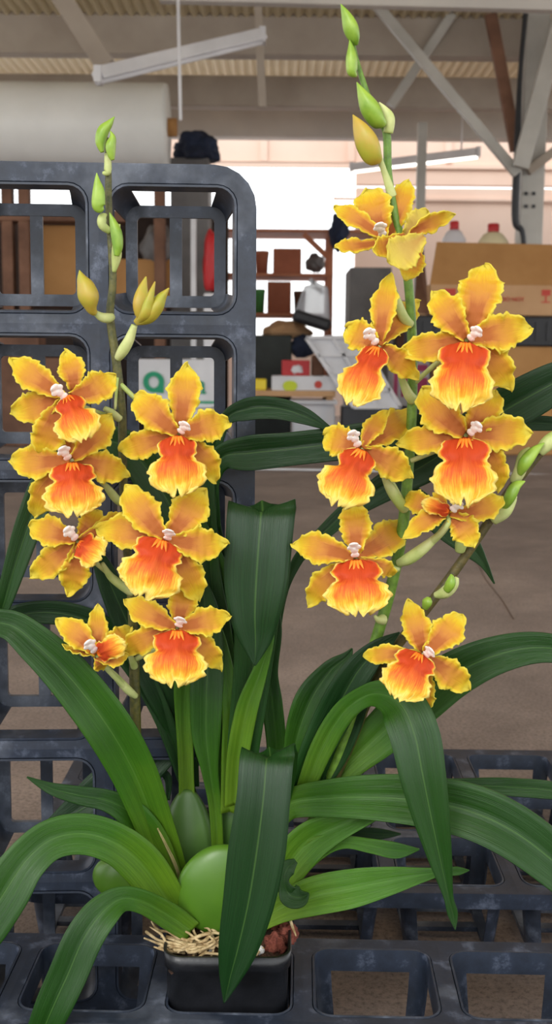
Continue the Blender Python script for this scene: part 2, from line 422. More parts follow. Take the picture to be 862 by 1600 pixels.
MB().box((P(-190, 400, D).x, D-.05, wallz(480, D)), (P(262, 400, D).x, D+.35, wallz(470, D))).build('shelf', M['woodbr'], st, bevel=.004)
MB().box((P(-190, 400, D).x, D-.05, wallz(350, D)), (P(200, 400, D).x, D+.1, wallz(332, D))).build('cross_rail', M['woodbr'], st, bevel=.004)
pbox('dark_backdrop', -185, 333, 357, 690, 7.5, .03, 'backdrop_dark', 'added dark backdrop board behind the timber rack, seen through the tray', 'board', z0=0)  # added backdrop, keeps the view through the tray cells dark
pbox('cardboard_box', 68, 352, 130, 470, 6.68, .25, 'card', 'upright brown cardboard box on the timber rack', 'box')
pbox('cardboard_box', 180, 405, 268, 470, 6.68, .25, 'card', 'flat brown carton on the rack right of the upright box', 'box')
# grey-green box with a dark cloth on top right of the roll
pbox('storage_box', 267, 246, 326, 640, 7.05, .35, 'grey', 'tall grey cabinet behind the timber rack', 'cabinet', z0=0)
def blob(name, x, y, D, rx, ry, rz_px, mat, label, cat, seed=1, rough=.25, flat=0, parent=None, sub=4):
    bm = bmesh.new(); bmesh.ops.create_icosphere(bm, subdivisions=sub, radius=1)
    s = px(D, y); c = P(x, y, D)
    for v in bm.verts:
        n = noise.noise(v.co*1.7+Vector((seed, 0, 0)))*rough+noise.noise(v.co*4+Vector((0, seed, 0)))*rough*.4
        q = v.co*(1+n); zz = q.z*ry*s
        if flat: zz = max(zz, -ry*s*flat)
        v.co = Vector((q.x*rx*s, q.y*rz_px*s, zz))+c
    off = wloc(parent) if parent else Vector((0, 0, 0))
    for v in bm.verts: v.co -= off
    me = bpy.data.meshes.new(name); bm.to_mesh(me); bm.free()
    for p in me.polygons: p.use_smooth = True
    o = link(name, me, M[mat], parent)
    if label: tag(o, label, cat)
    return o
blob('navy_jacket', 305, 236, 7.15, 38, 27, 36, 'navy', 'navy blue cloth heaped on top of the grey cabinet', 'cloth', 3, .4, .6)
blob('grain_sack', 248, 388, 6.75, 26, 36, 30, 'grey', 'dark grey bulging sack standing on the flat brown carton', 'sack', 5, .25, .7)
pbox('white_pole', 298, 330, 306, 470, 6.45, .03, 'white', 'thin white pole seen through the upper tray cell', 'pole', z0=0, bevel=.002)
blob('red_bag', 331, 412, 6.5, 14, 52, 20, 'red', 'red bag standing beside the white pole', 'bag', 9, .2, .8)
pbox('white_canister', 318, 458, 348, 560, 6.42, .14, 'white', 'white canister on the floor under the red bag', 'canister', z0=0)

# green and white sign
D = 6.3
t = pthing('sign_board', 282, D, 'white sign board with green round logo and green lettering', 'sign')
pbox('panel', 214, 562, 348, 636, D, .02, 'white', None, None, parent=t, bevel=.003)
def text(name, body, x, y, size_px, D, mat, parent, ext=.002):
    cu = bpy.data.curves.new(name, 'FONT'); cu.body = body; cu.size = size_px*px(D, y); cu.extrude = ext
    cu.materials.append(M[mat]); o = bpy.data.objects.new(name, cu); COL.objects.link(o)
    me = bpy.data.meshes.new_from_object(o); bpy.data.objects.remove(o)
    o = link(name, me, None, parent)
    o.location = P(x, y, D)-wloc(parent); o.rotation_euler = (math.pi/2, 0, 0); return o
vs, fs = [], []
c = P(240, 597, D-.006); s = px(D, 597)
for k in range(32):
    a = 2*math.pi*k/32
    ro_ = 16.5; 
    for r in (ro_, 9.0):
        cx = math.cos(a); cz = math.sin(a)
        rx = r*cx if r == ro_ else r*cx*.9
        if r == ro_ and cx > .2 and cz < -.35: rx, cz2 = 15.5, -1.05
        else: cz2 = cz
        vs.append((c.x+rx*s, c.y, c.z+(r*cz2*s)))
for k in range(32): fs.append((2*k, 2*k+1, 2*((k+1) % 32)+1, 2*((k+1) % 32)))
o = mesh('logo', vs, fs, M['signgreen'], t, False); md = o.modifiers.new('s', 'SOLIDIFY'); md.thickness = .004
text('lettering', 'alia', 266, 615, 44, D-.004, 'signgreen', t)
MB().box(*[tuple(v) for v in ((P(258, 630, D-.005)), (P(342, 627, D-.005)+Vector((0, .004, 0))))]).build('underline', M['signgreen'], t)
MB().box((P(270, 640, D).x, D, 0), (P(276, 640, D).x, D+.02, wallz(636, D))).build('leg', M['steel'], t)
MB().box((P(330, 640, D).x, D, 0), (P(336, 640, D).x, D+.02, wallz(636, D))).build('leg', M['steel'], t)
pbox('white_tub', 292, 640, 338, 662, 6.15, .25, 'white', 'white tub on the blue crate under the sign', 'tub')
pbox('blue_crate', 290, 662, 350, 700, 6.1, .3, 'blue', 'blue crate on the floor under the sign', 'crate', z0=0)
pbox('wooden_crate', 0, 520, 60, 700, 6.3, .2, 'woodbr', 'dark brown timber crate at far left on the floor', 'crate', z0=0)
pbox('wooden_crate', 72, 560, 150, 700, 6.3, .2, 'woodbr', 'lower brown timber crate right of the far left one', 'crate', z0=0)

# rust coloured shelving
D = 7.8
sh = pthing('steel_shelving', 460, D, 'rust coloured steel shelving in front of the bright opening', 'shelving')
xl, xr = P(340, 400, D).x, P(516, 400, D).x
for x in (xl, xr):
    for dy in (0, .4):
        MB().box((x-.02, D+dy, 0), (x+.02, D+dy+.04, wallz(358, D))).build('upright', M['rust'], sh, bevel=.003)
for y in (358, 427, 489):
    MB().box((xl-.04, D-.02, wallz(y+5, D)), (xr+(.3 if y == 358 else .02), D+.45, wallz(y, D))).build('shelf', M['rust'], sh, bevel=.003)
MB().bar(P(474, 366, D), P(512, 402, D), .035, .03).build('corner_brace', M['rust'], sh)
def pot_on(x0, y0, x1, y1, D, mat, label, name='plant_pot', grp=None):
    a = P((x0+x1)/2, y1, D); s = px(D, y1); h = (y1-y0)*s; r = (x1-x0)/2*s
    o = MB().lathe((a.x, D+r, a.z), [(r*.8, 0), (r*.95, h*.8), (r, h*.82), (r, h), (r*.9, h), (r*.85, h*.85)], 20).build(name, M[mat], None, True)
    tag(o, label, 'pot', grp); return o
pot_on(397, 392, 420, 427, 7.85, 'terra', 'small terracotta pot at the left of the middle shelf')
pbox('terracotta_planter', 426, 388, 471, 427, 7.85, .2, 'terra', 'wide terracotta planter on the middle shelf', 'planter')
blob('grey_bag', 492, 412, 7.95, 14, 15, 16, 'grey', 'small grey bag at the right of the middle shelf', 'bag', 4, .3, .9)
pot_on(395, 452, 414, 489, 7.85, 'green', 'small green pot at the left of the lower shelf')
pbox('terracotta_planter', 417, 440, 455, 489, 7.85, .2, 'terra', 'upright brown box planter on the lower shelf', 'planter')
pot_on(458, 455, 478, 489, 7.9, 'woodbr', 'dark brown pot beside the planter on the lower shelf')
blob('dark_backpack', 529, 362, 7.75, 14, 26, 18, 'navy', 'dark bundle hung on the shelving top right corner', 'bag', 8, .35)
# white sack with dark lid, tilted
D = 7.0
t = pthing('white_bucket', 490, D, 'white bucket lying tilted on a dark base above the bins', 'bucket', z=wallz(520, D))
a = P(486, 505, D); b_ = P(494, 450, D)
tube('pail', [(a, 30*px(D, 500)), ((a+b_)/2, 25*px(D, 500)), (b_, 19*px(D, 500)), (b_+Vector((0, 0, .01)), 15*px(D, 500))], M['clear'], t, 24, 3)
aa = P(458, 492, D); bb = P(515, 510, D)
MB().bar(aa, bb, 18*px(D, 500), .24).build('dark_lid', M['black'], t, bevel=.02)
blob('tan_sack', 448, 518, 7.2, 38, 16, 34, 'card2', 'tan canvas sack lying on the black bin', 'sack', 12, .25, .7)
pbox('black_bin', 375, 524, 456, 690, 7.0, .5, 'dkgreen', 'large dark green-black bin right of the standing tray', 'bin', z0=0)
blob('blue_bag', 472, 542, 7.05, 19, 19, 20, 'navy', 'dark blue bag squeezed behind the red box', 'bag', 15, .2, .9)
t = pthing('wooden_bench', 480, 6.5, 'low pale bench carrying the cartons on the left', 'bench')
a, c = B(380, 611, 524, 619, 6.4, .55); MB().box(a, c).build('bench_top', M['card2'], t, bevel=.004)
for x in (a[0]+.03, c[0]-.03):
    for y in (6.45, 6.9): MB().box((x-.02, y-.02, 0), (x+.02, y+.02, a[2])).build('leg', M['card2'], t)
zb_ = c[2]
t = pthing('fruit_carton', 478, 6.42, 'long white fruit carton printed with a green pear', 'box', z=zb_)
a, c = B(424, 588, 532, 611, 6.42, .3); a = (a[0], a[1], zb_); MB().box(a, c).build('carton', M['white'], t, bevel=.004)
zc = c[2]
vs = []; cc = P(453, 601, 6.414); s = px(6.4, 600)
for k in range(20):
    an = 2*math.pi*k/20; r = 9+3.5*(-math.sin(an)); vs.append((cc.x+r*1.2*math.cos(an)*s, cc.y, cc.z+(r*math.sin(an)*.95+1)*s))
mesh('pear_print', vs, [tuple(range(20))], M['pear'], t, False)
cc = P(497, 601, 6.414); vs = [(cc.x+6*s*math.cos(2*math.pi*k/16), cc.y, cc.z+6*s*math.sin(2*math.pi*k/16)) for k in range(16)]
mesh('round_print', vs, [tuple(range(16))], M['redprint'], t, False)
t = pthing('red_carton', 463, 6.45, 'small red carton with white blot on the fruit carton', 'box', z=zc)
a, c = B(440, 563, 484, 587, 6.47, .2); a = (a[0], a[1], zc); MB().box(a, c).build('carton', M['red'], t, bevel=.004)
blob('white_print', 463, 577, 6.47, 10, 6, .6, 'white', None, None, 3, .5, parent=t, sub=3)
pbox('yellow_block', 385, 592, 416, 611, 6.42, .12, 'yellow', 'yellow block on the bench beside the fruit carton', 'block', z0=zb_)
pbox('wood_block', 487, 555, 506, 588, 6.5, .15, 'woodbr', 'brown block standing right of the red carton', 'block', z0=zc)
# clear tub and black box under the bench
t = pthing('clear_tub', 490, 6.35, 'translucent plastic tub on the floor under the bench', 'tub')
a, c = B(456, 632, 524, 690, 6.35, .3); MB().box((a[0], a[1], 0), c).build('tub', M['clear'], t, bevel=.02)
a, c = B(453, 626, 527, 632, 6.33, .34); MB().box(a, c).build('lid', M['clear'], t, bevel=.004)
pbox('black_box', 534, 636, 640, 700, 6.35, .22, 'black', 'long black box on the floor right of the clear tub', 'box', z0=0)
pbox('black_box', 643, 640, 684, 700, 6.35, .2, 'black', 'small black box beside the long black one', 'box', z0=0)
# white foam tray leaning
D = 6.365
t = pthing('foam_tray', 550, D, 'large white ribbed plastic tray leaning behind the flowers', 'tray', z=wallz(637, D))
q = [P(478, 528, D), P(560, 526, D), P(625, 636, D), P(552, 636, D)]
vs = [v for v in q]+[v+Vector((0, .03, 0)) for v in q]
o = mesh('panel', vs, [(0, 3, 2, 1), (4, 5, 6, 7), (0, 1, 5, 4), (1, 2, 6, 5), (2, 3, 7, 6), (3, 0, 4, 7)], M['white'], t, False)
r_ = MB()
for k in range(5):
    f_ = k/4
    r_.bar(q[0].lerp(q[3], f_)+Vector((0, -.01, 0)), q[1].lerp(q[2], f_)+Vector((0, -.01, 0)), .018, .03)
r_.bar(q[0]+Vector((0, -.01, 0)), q[3]+Vector((0, -.01, 0)), .02, .03).bar(q[1]+Vector((0, -.01, 0)), q[2]+Vector((0, -.01, 0)), .02, .03)
r_.bar(q[0].lerp(q[1], .5)+Vector((0, -.01, 0)), q[3].lerp(q[2], .5)+Vector((0, -.01, 0)), .018, .03)
r_.build('rib', M['white'], t)
pbox('grey_cabinet', 543, 418, 612, 640, 7.1, .5, 'grey', 'tall dark grey cabinet behind the leaning tray', 'cabinet', z0=0)
pbox('dark_crate', 616, 470, 655, 640, 7.3, .5, 'woodbr', 'dark brown crate stack right of the grey cabinet', 'crate', z0=0)
t = pthing('magenta_carton', 640, 6.6, 'white carton with magenta print behind the right spike', 'box')
a, c = B(612, 565, 672, 628, 6.6, .3); MB().box((a[0], a[1], 0), c).build('carton', M['white'], t, bevel=.006)
for (x0, y0, x1, y1) in ((614, 570, 622, 626), (626, 588, 640, 620), (648, 570, 668, 580), (646, 590, 668, 622)):
    a, c = B(x0, y0, x1, y1, 6.596, .006); MB().box(a, c).build('print', M['magenta'], t)
# big cardboard box at right on black crate on brown box
D = 6.0
L1 = wallz(538, 6.0); L2 = wallz(491, 6.0)
pbox('brown_carton', 752, 541, 900, 700, 6.0, .6, 'card', 'large brown carton on the floor under the black crate', 'box', z0=0)
pbox('brown_carton', 690, 548, 747, 700, 6.05, .5, 'card', 'narrow brown carton left of the large floor carton', 'box', z0=0)
xa0, xb0 = P(652, 500, 5.98).x, P(905, 500, 5.98).x
o = MB().box((xa0, 5.98, L1), (xb0, 6.6, L2)).build('black_crate', M['black'], None, bevel=.01); tag(o, 'flat black plastic crate under the open cardboard box', 'crate')
for k in range(14):
    xx = xa0+.04+k*(xb0-xa0-.08)/13
    MB().box((xx-.012, 5.972, L1+.03), (xx+.012, 5.981, L2-.03)).build('rib', M['black'], o)
t = pthing('open_cardboard_box', 770, D, 'big open cardboard box with hanging flap and red print', 'box', z=wallz(490, D))
a, c = B(670, 446, 905, 489, D, .55); a = (a[0], a[1], L2+.001); zt_ = c[2]
m_ = MB().box(a, (c[0], D+.008, c[2])).box((a[0], D+.54, a[2]), (c[0], D+.55, c[2])).box((a[0], D, a[2]), (a[0]+.008, D+.55, c[2])).box((c[0]-.008, D, a[2]), (c[0], D+.55, c[2])).box(a, (c[0], D+.55, a[2]+.008))
m_.build('body', M['card2'], t, bevel=.003)
f0, f1 = P(682, 378, D+.14), P(905, 383, D+.14)
vs = [(a[0], D, zt_), (c[0], D, zt_), (f1.x, f1.y, f1.z), (f0.x, f0.y, f0.z)]
o = mesh('front_flap', vs, [(0, 1, 2, 3)], M['card'], t, False); md = o.modifiers.new('s', 'SOLIDIFY'); md.thickness = .008
g_ = P(646, 478, D+.2); h_ = P(680, 382, D+.3)
vs = [(a[0], D, zt_), (a[0], D+.5, zt_), (h_.x-.02, D+.5, h_.z-.02), (g_.x, D+.05, g_.z)]
vs = [(a[0], D+.005, a[2]+.01), (a[0], D+.30, zt_+.20), P(652, 398, D+.34), P(646, 486, D+.03)]
o = mesh('side_flap', vs, [(0, 1, 2, 3)], M['woodbr'], t, False); md = o.modifiers.new('s', 'SOLIDIFY'); md.thickness = .008
for k, (x0, x1) in enumerate(((694, 712), (722, 740))):
    q_ = B(x0, 451, x1, 462, D-.002, .003); MB().box(*q_).build('print', M['redprint'], t)
text('printed_words', 'FRAGILE AND DO NOT', 724, 470, 9, D-.003, 'redprint', t)
g = MB(); q_ = P(852, 462, D-.003); s = px(D, 460)
g.box((q_.x-.02, D-.003, q_.z+.0), (q_.x+.025, D-.001, q_.z+.03)).box((q_.x-.002, D-.003, q_.z-.03), (q_.x+.006, D-.001, q_.z)).box((q_.x-.02, D-.003, q_.z-.036), (q_.x+.025, D-.001, q_.z-.03))
g.build('glass_symbol', M['redprint'], t)
# jugs behind the box
def jug(x0, x1, y0, D, mat, label):
    c = P((x0+x1)/2, 480, D); s = px(D, 370); r = (x1-x0)/2*s; zt2 = P((x0+x1)/2, y0, D).z; zb2 = wallz(490, D)
    t = empty('plastic_jug', (c.x, D, zb2), label, 'jug')
    h = zt2-zb2
    MB().lathe((c.x, D, zb2), [(r*.9, 0), (r, .02), (r, h*.72), (r*.92, h*.82), (r*.6, h*.9), (r*.3, h*.93)], 24).build('jug_body', M[mat], t, True)
    MB().lathe((c.x, D, zb2+h*.92), [(r*.34, 0), (r*.36, .01), (r*.36, .045), (r*.3, .05)], 18).build('cap', M['red'], t, True)
jug(686, 726, 348, 6.75, 'clear', 'clear jug with red cap behind the open cardboard box')
jug(741, 792, 352, 6.75, 'jug', 'cream jug with red cap behind the open cardboard box')
pbox('jug_table', 678, 491, 790, 497, 6.62, .35, 'woodbr', 'narrow timber table behind the open box carrying jugs', 'table')
jt = bpy.data.objects['jug_table']
for x in (683, 785):
    q_ = P(x, 500, 6.7); MB().box((q_.x-.02, 6.68, 0), (q_.x+.02, 6.9, wallz(498, 6.62))).build('leg', M['woodbr'], jt)
tag(ptube('white_hose', [(380, 738, 5.0, 1.6), (560, 741, 5.0, 1.6), (740, 745, 5.0, 1.8), (1000, 752, 5.0, 1.8)], M['white']), 'thin white line lying across the concrete floor', 'cable')
o = bpy.data.objects['white_hose']; o.location.z += .008-P(560, 741, 5.0).z
# floor cracks
tag(o, None)
cm = MB()
def gp(x, y): 
    r = ray(x, y); return Vector((0, 0, CAMH))+r*(-CAMH/r.z)
pts = [gp(742, 872), gp(758, 905), gp(784, 938), gp(802, 968)]
for a, c in zip(pts, pts[1:]): cm.bar(a, c, .0022, .0008)
struct(cm.build('trim_7', M['soil']))

# ------------------------------------------------------------------ plant trays
PITCH_T = .101; DEP = .062; HA = .0427; HB = .0365
def rrect(hx, hy, r, n=5, m=4, rr=None):
    """rounded rectangle, ccw from +x side; rr = four corner radii (++, -+, --, +-)"""
    rr = rr or (r,)*4; out = []
    cs = ((1, 1, 0), (-1, 1, 90), (-1, -1, 180), (1, -1, 270))
    for i, (sx, sy, a0) in enumerate(cs):
        q = rr[i]; c = Vector((sx*(hx-q), sy*(hy-q)))
        for k in range(n+1):
            a = math.radians(a0+90*k/n); out.append(Vector((c.x+q*math.cos(a), c.y+q*math.sin(a))))
        j = (i+1) % 4; sx2, sy2, a2 = cs[j]; q2 = rr[j]
        c2 = Vector((sx2*(hx-q2), sy2*(hy-q2))); e = Vector((c2.x+q2*math.cos(math.radians(a2)), c2.y+q2*math.sin(math.radians(a2))))
        s0 = out[-1].copy()
        for k in range(1, m): out.append(s0.lerp(e, k/m))
    return out
def build_tray_meshes(nx, ny):
    vs, fs = [], []
    mg = .005
    def add_ring(A, B):
        n = len(vs); L = len(A)
        vs.extend(A); vs.extend(B)
        for k in range(L): fs.append((n+k, n+(k+1) % L, n+L+(k+1) % L, n+L+k))
    HX, HY = nx*PITCH_T/2+mg, ny*PITCH_T/2+mg
    for i in range(nx):
        for j in range(ny):
            cx, cy = (i-(nx-1)/2)*PITCH_T, (j-(ny-1)/2)*PITCH_T
            R = .028
            x0 = cx-PITCH_T/2-(mg if i == 0 else 0); x1 = cx+PITCH_T/2+(mg if i == nx-1 else 0)
            y0 = cy-PITCH_T/2-(mg if j == 0 else 0); y1 = cy+PITCH_T/2+(mg if j == ny-1 else 0)
            rr = [R if (i == nx-1 and j == ny-1) else 1e-5, R if (i == 0 and j == ny-1) else 1e-5,
                  R if (i == 0 and j == 0) else 1e-5, R if (i == nx-1 and j == 0) else 1e-5]
            ob = rrect((x1-x0)/2, (y1-y0)/2, 0, rr=rr); oc = Vector(((x0+x1)/2, (y0+y1)/2))
            ib = rrect(HA+.0015, HA+.0015, .014); ib2 = rrect(HA, HA, .0125)
            A = [(p.x+oc.x, p.y+oc.y, 0) for p in ob]; Bq = [(p.x+cx, p.y+cy, -.0003) for p in ib]; Cq = [(p.x+cx, p.y+cy, -.003) for p in ib2]
            add_ring(A, Bq); add_ring(Bq, Cq)
    per = rrect(HX, HY, .028, m=12); per2 = rrect(HX+.0015, HY+.0015, .029, m=12)
    add_ring([(p.x, p.y, 0) for p in per2], [(p.x, p.y, 0) for p in per])
    add_ring([(p.x, p.y, -.013) for p in per2], [(p.x, p.y, 0) for p in per2])
    add_ring([(p.x, p.y, -.013) for p in per], [(p.x, p.y, -.013) for p in per2])
    me = bpy.data.meshes.new('rim_grid'); me.from_pydata(vs, [], fs)
    bm = bmesh.new(); bm.from_mesh(me); bmesh.ops.remove_doubles(bm, verts=bm.verts, dist=1e-5); bmesh.ops.recalc_face_normals(bm, faces=bm.faces)
    bm.to_mesh(me); bm.free(); me.materials.append(M['tray'])
    # cell: collar, corner posts
    vs, fs = [], []
    top = rrect(HA, HA, .0125, m=6); L = len(top)
    lv = [(0, HA), (-.016, HA-.0012), (-.030, HA-.0024), (-.046, HB+.0018), (-DEP, HB)]
    for z, h in lv:
        for p in rrect(h, h, .0125*h/HA, m=6): vs.append((p.x, p.y, z))
    for r in range(len(lv)-1):
        for k in range(L):
            k2 = (k+1) % L
            if r >= 1:
                mx, my = (top[k]+top[k2])/2
                if abs(mx) < .029 and abs(my) > .035 or abs(my) < .029 and abs(mx) > .035: continue
            n = r*L; fs.append((n+k, n+k2, n+L+k2, n+L+k))
    me2 = bpy.data.meshes.new('cell'); me2.from_pydata(vs, [], fs); me2.materials.append(M['tray'])
    for p in me2.polygons: p.use_smooth = True
    me2.set_sharp_from_angle(angle=math.radians(32))
    # bottom frame with centre bar along local x
    vs, fs = [], []
    def ring3(h0, h1, z0, z1):
        a = rrect(h0, h0, .011, m=2); b = rrect(h1, h1, .003, m=2); L = len(a); n = len(vs)
        for z in (z0, z1):
            vs.extend([(p.x, p.y, z) for p in a]); vs.extend([(p.x, p.y, z) for p in b])
        for k in range(L):
            q = (k+1) % L
            fs.append((n+k, n+q, n+L+q, n+L+k)); fs.append((n+2*L+k, n+3*L+k, n+3*L+q, n+2*L+q))
            fs.append((n+k, n+2*L+k, n+2*L+q, n+q)); fs.append((n+L+k, n+L+q, n+3*L+q, n+3*L+k))
    ring3(HB, HB-.0085, -DEP+.0045, -DEP)
    n = len(vs); mb = MB().box((-HB+.006, -.0045, -DEP+.0002), (HB-.006, .0045, -DEP+.0042))
    vs += mb.v; fs += [tuple(n+i for i in f) for f in mb.f]
    me3 = bpy.data.meshes.new('cell_base'); me3.from_pydata(vs, [], fs); me3.materials.append(M['tray'])
    return me, me2, me3
TM = build_tray_meshes(6, 3)
def tray(name, loc, rot, label, skip=()):
    t = empty(name, loc, label, 'plant tray'); t.rotation_euler = rot
    o = link('rim_grid', TM[0], None, t); md = o.modifiers.new('s', 'SOLIDIFY'); md.thickness = .0022; md.offset = -1
    es = o.modifiers.new('e', 'EDGE_SPLIT'); es.split_angle = math.radians(35)
    for i in range(6):
        for j in range(3):
            c = link('cell', TM[1], None, t); c.location = ((i-2.5)*PITCH_T, (j-1)*PITCH_T, 0)
            md = c.modifiers.new('s', 'SOLIDIFY'); md.thickness = .0015; md.offset = 0
            es = c.modifiers.new('e', 'EDGE_SPLIT'); es.split_angle = math.radians(35)
            d = link('cell_base', TM[2], None, c)
    return t
RIM = .068
# tray A: front, carries the pot
yawA = math.radians(-1.2)
HYT = 1.5*PITCH_T+.006
xa = P(359, 1475, .76).x + .0   # centre of the pot's cell
back = .797
ta = tray('plant_tray', (xa+.5*PITCH_T*.965, back-HYT, RIM), (0, 0, yawA), 'black plastic pot tray lying in front, holding the orchid pot')
ta.scale = (.965, 1, 1)
tb = tray('plant_tray', (.047+.5*PITCH_T, .872+HYT*1.09, RIM), (0, 0, math.radians(-.6)), 'black plastic pot tray lying on floor behind, right of the standing one')
tb.scale = (1, 1.09, 1)
# tray V: standing on edge behind the plant
RX = P(399, 450, .80).x
HXT = 3*PITCH_T+.0065
m3 = Matrix(((0, -1, 0), (0, 0, -1), (1, 0, 0)))
m3 = Matrix.Rotation(math.radians(3.0), 3, 'Z') @ m3
vt = tray('plant_tray', (RX-HYT, .799, HXT+.001), m3.to_euler(), 'black plastic pot tray standing upright on its edge at left')

# ------------------------------------------------------------------ orchid
PX = xa; PY = .749
orch = empty('potted_orchid', (PX, PY, .006), 'tall orchid with yellow and orange flowers in a square black pot', 'orchid')
# pot
vs, fs = [], []
prof = [(.031, .007), (.0335, .008), (.0400, .06), (.0405, .090), (.0418, .091), (.0425, .102), (.0405, .102), (.0395, .088), (.037, .086)]
for h, z in prof:
    for p in rrect(h, h, h*.30, m=3): vs.append((PX+p.x, PY+p.y, z))
L = len(rrect(.03, .03, .01, m=3))
for r in range(len(prof)-1):
    for k in range(L): fs.append((r*L+k, r*L+(k+1) % L, (r+1)*L+(k+1) % L, (r+1)*L+k))
fs.append(tuple(reversed(range(L))))
mesh('pot', vs, fs, M['pot'], orch)
# potting mix
vs, fs = [], []; n = 40
for j in range(n+1):
    for i in range(n+1):
        x, y = (i/n*2-1)*.0385, (j/n*2-1)*.0385
        z = .091+.008*(1-max(abs(x), abs(y))/.0385)+.004*noise.noise(Vector((x*140, y*140, 0)))+.003*noise.noise(Vector((x*400, y*400, 3)))
        vs.append((PX+x, PY+y, z))
for j in range(n):
    for i in range(n): fs.append((j*(n+1)+i, j*(n+1)+i+1, (j+1)*(n+1)+i+1, (j+1)*(n+1)+i))
tag(mesh('potting_mix', vs, fs, M['soil'], orch), kind='stuff')

def crv(a, b, c, d, t): return .5*((2*b)+(c-a)*t+(2*a-5*b+4*c-d)*t*t+(3*b-a-3*c+d)*t**3)
def sweep(ctrl, seg):
    """ctrl list of tuples of equal structure (Vector, floats...)"""
    out = []; m = len(ctrl)
    for i in range(m-1):
        A, Bc, Cc, Dc = ctrl[max(i-1, 0)], ctrl[i], ctrl[i+1], ctrl[min(i+2, m-1)]
        for k in range(seg): out.append(tuple(crv(a, b, c, d, k/seg) for a, b, c, d in zip(A, Bc, Cc, Dc)))
    out.append(ctrl[-1]); return out
EYE = Vector((0, 0, CAMH))
def leaf(pts, mat='leaf', fold=.35, wav=.0, label=None, base=0, mode='v', seg=8, name='leaf', ubase=0.0, utip=1.0):
    """pts: (x, y, width px, D[, twist deg]) from base to tip"""
    ctrl = []
    for p in pts:
        x, y, wd, D = p[:4]; tw = p[4] if len(p) > 4 else 0
        ctrl.append((P(x, y, D), wd*px(D, y), tw))
    sw = sweep(ctrl, seg); n = len(sw); nv = 9
    vs, uv, fs = [], [], []; ps = None
    for i, (c, wd, tw) in enumerate(sw):
        tn = (sw[min(i+1, n-1)][0]-sw[max(i-1, 0)][0]).normalized()
        vd = (c-EYE).normalized()
        s = tn.cross(vd)
        if s.length < .25 and ps is not None: s = ps.copy()
        s = (s-tn*s.dot(tn)).normalized()
        if ps is not None:
            if s.dot(ps) < 0: s = -s
            s = (s*.6+ps*.4); s = (s-tn*s.dot(tn)).normalized()
        ps = s
        a = math.radians(tw); nr = s.cross(tn).normalized()
        if nr.dot(vd) > 0: nr = -nr
        # nr faces the viewer
        s2 = s*math.cos(a)+nr*math.sin(a); n2 = nr*math.cos(a)-s*math.sin(a)
        hw = max(wd, 1e-4)/2/max(.3, math.cos(a))
        u = i/(n-1)
        for k in range(nv):
            v = k/(nv-1)*2-1
            q = c+s2*hw*v
            av = abs(v)
            q += n2*hw*(fold*1.15*(av**1.12-.45)-.10*math.exp(-(av/.12)**2))
            q += n2*hw*.05*math.sin(u*19+v*2.0+pts[0][0])*av
            vs.append(q); uv.append((ubase+(utip-ubase)*u, (v+1)/2))
    for i in range(n-1):
        for k in range(nv-1): fs.append((i*nv+k, i*nv+k+1, (i+1)*nv+k+1, (i+1)*nv+k))
    o = mesh(name, vs, fs, M[mat], orch, True, uv)
    md = o.modifiers.new('s', 'SOLIDIFY'); md.thickness = .0008; md.offset = 0
    if label: o['label'] = label
    return o

# --- pseudobulbs
def bulb(x, y, D, rx, ry, rz, mat, top=1.0, tilt=0, name='pseudobulb'):
    vs, fs = [], []; c = P(x, y, D); s = px(D, y); nr, ns = 26, 28
    for i in range(nr+1):
        t = i/nr; ph = math.pi*t
        zz = -math.cos(ph); r = math.sin(ph)**.75*(1-.30*top*max(0, zz)**1.2)
        for k in range(ns):
            a = 2*math.pi*k/ns
            qx = rx*r*math.cos(a)*(1+.015*math.sin(5*a)); qz = ry*zz
            X = qx*math.cos(tilt)+qz*math.sin(tilt); Z = -qx*math.sin(tilt)+qz*math.cos(tilt)
            vs.append(c+Vector((X*s, rz*r*math.sin(a)*s, Z*s)))
    for i in range(nr):
        for k in range(ns): fs.append((i*ns+k, i*ns+(k+1) % ns, (i+1)*ns+(k+1) % ns, (i+1)*ns+k))
    return mesh(name, vs, fs, M[mat], orch)
bulb(293, 1318, .790, 46, 88, 22, 'bulb_dark', 1.25)
bulb(352, 1392, .745, 76, 74, 24, 'bulb', .35, .35)
bulb(188, 1372, .765, 44, 34, 20, 'bulb', .2, .3)
bulb(368, 1290, .795, 34, 70, 20, 'bulb_dark', 1.0)
bulb(425, 1395, .775, 34, 60, 22, 'bulb', .6, .25)

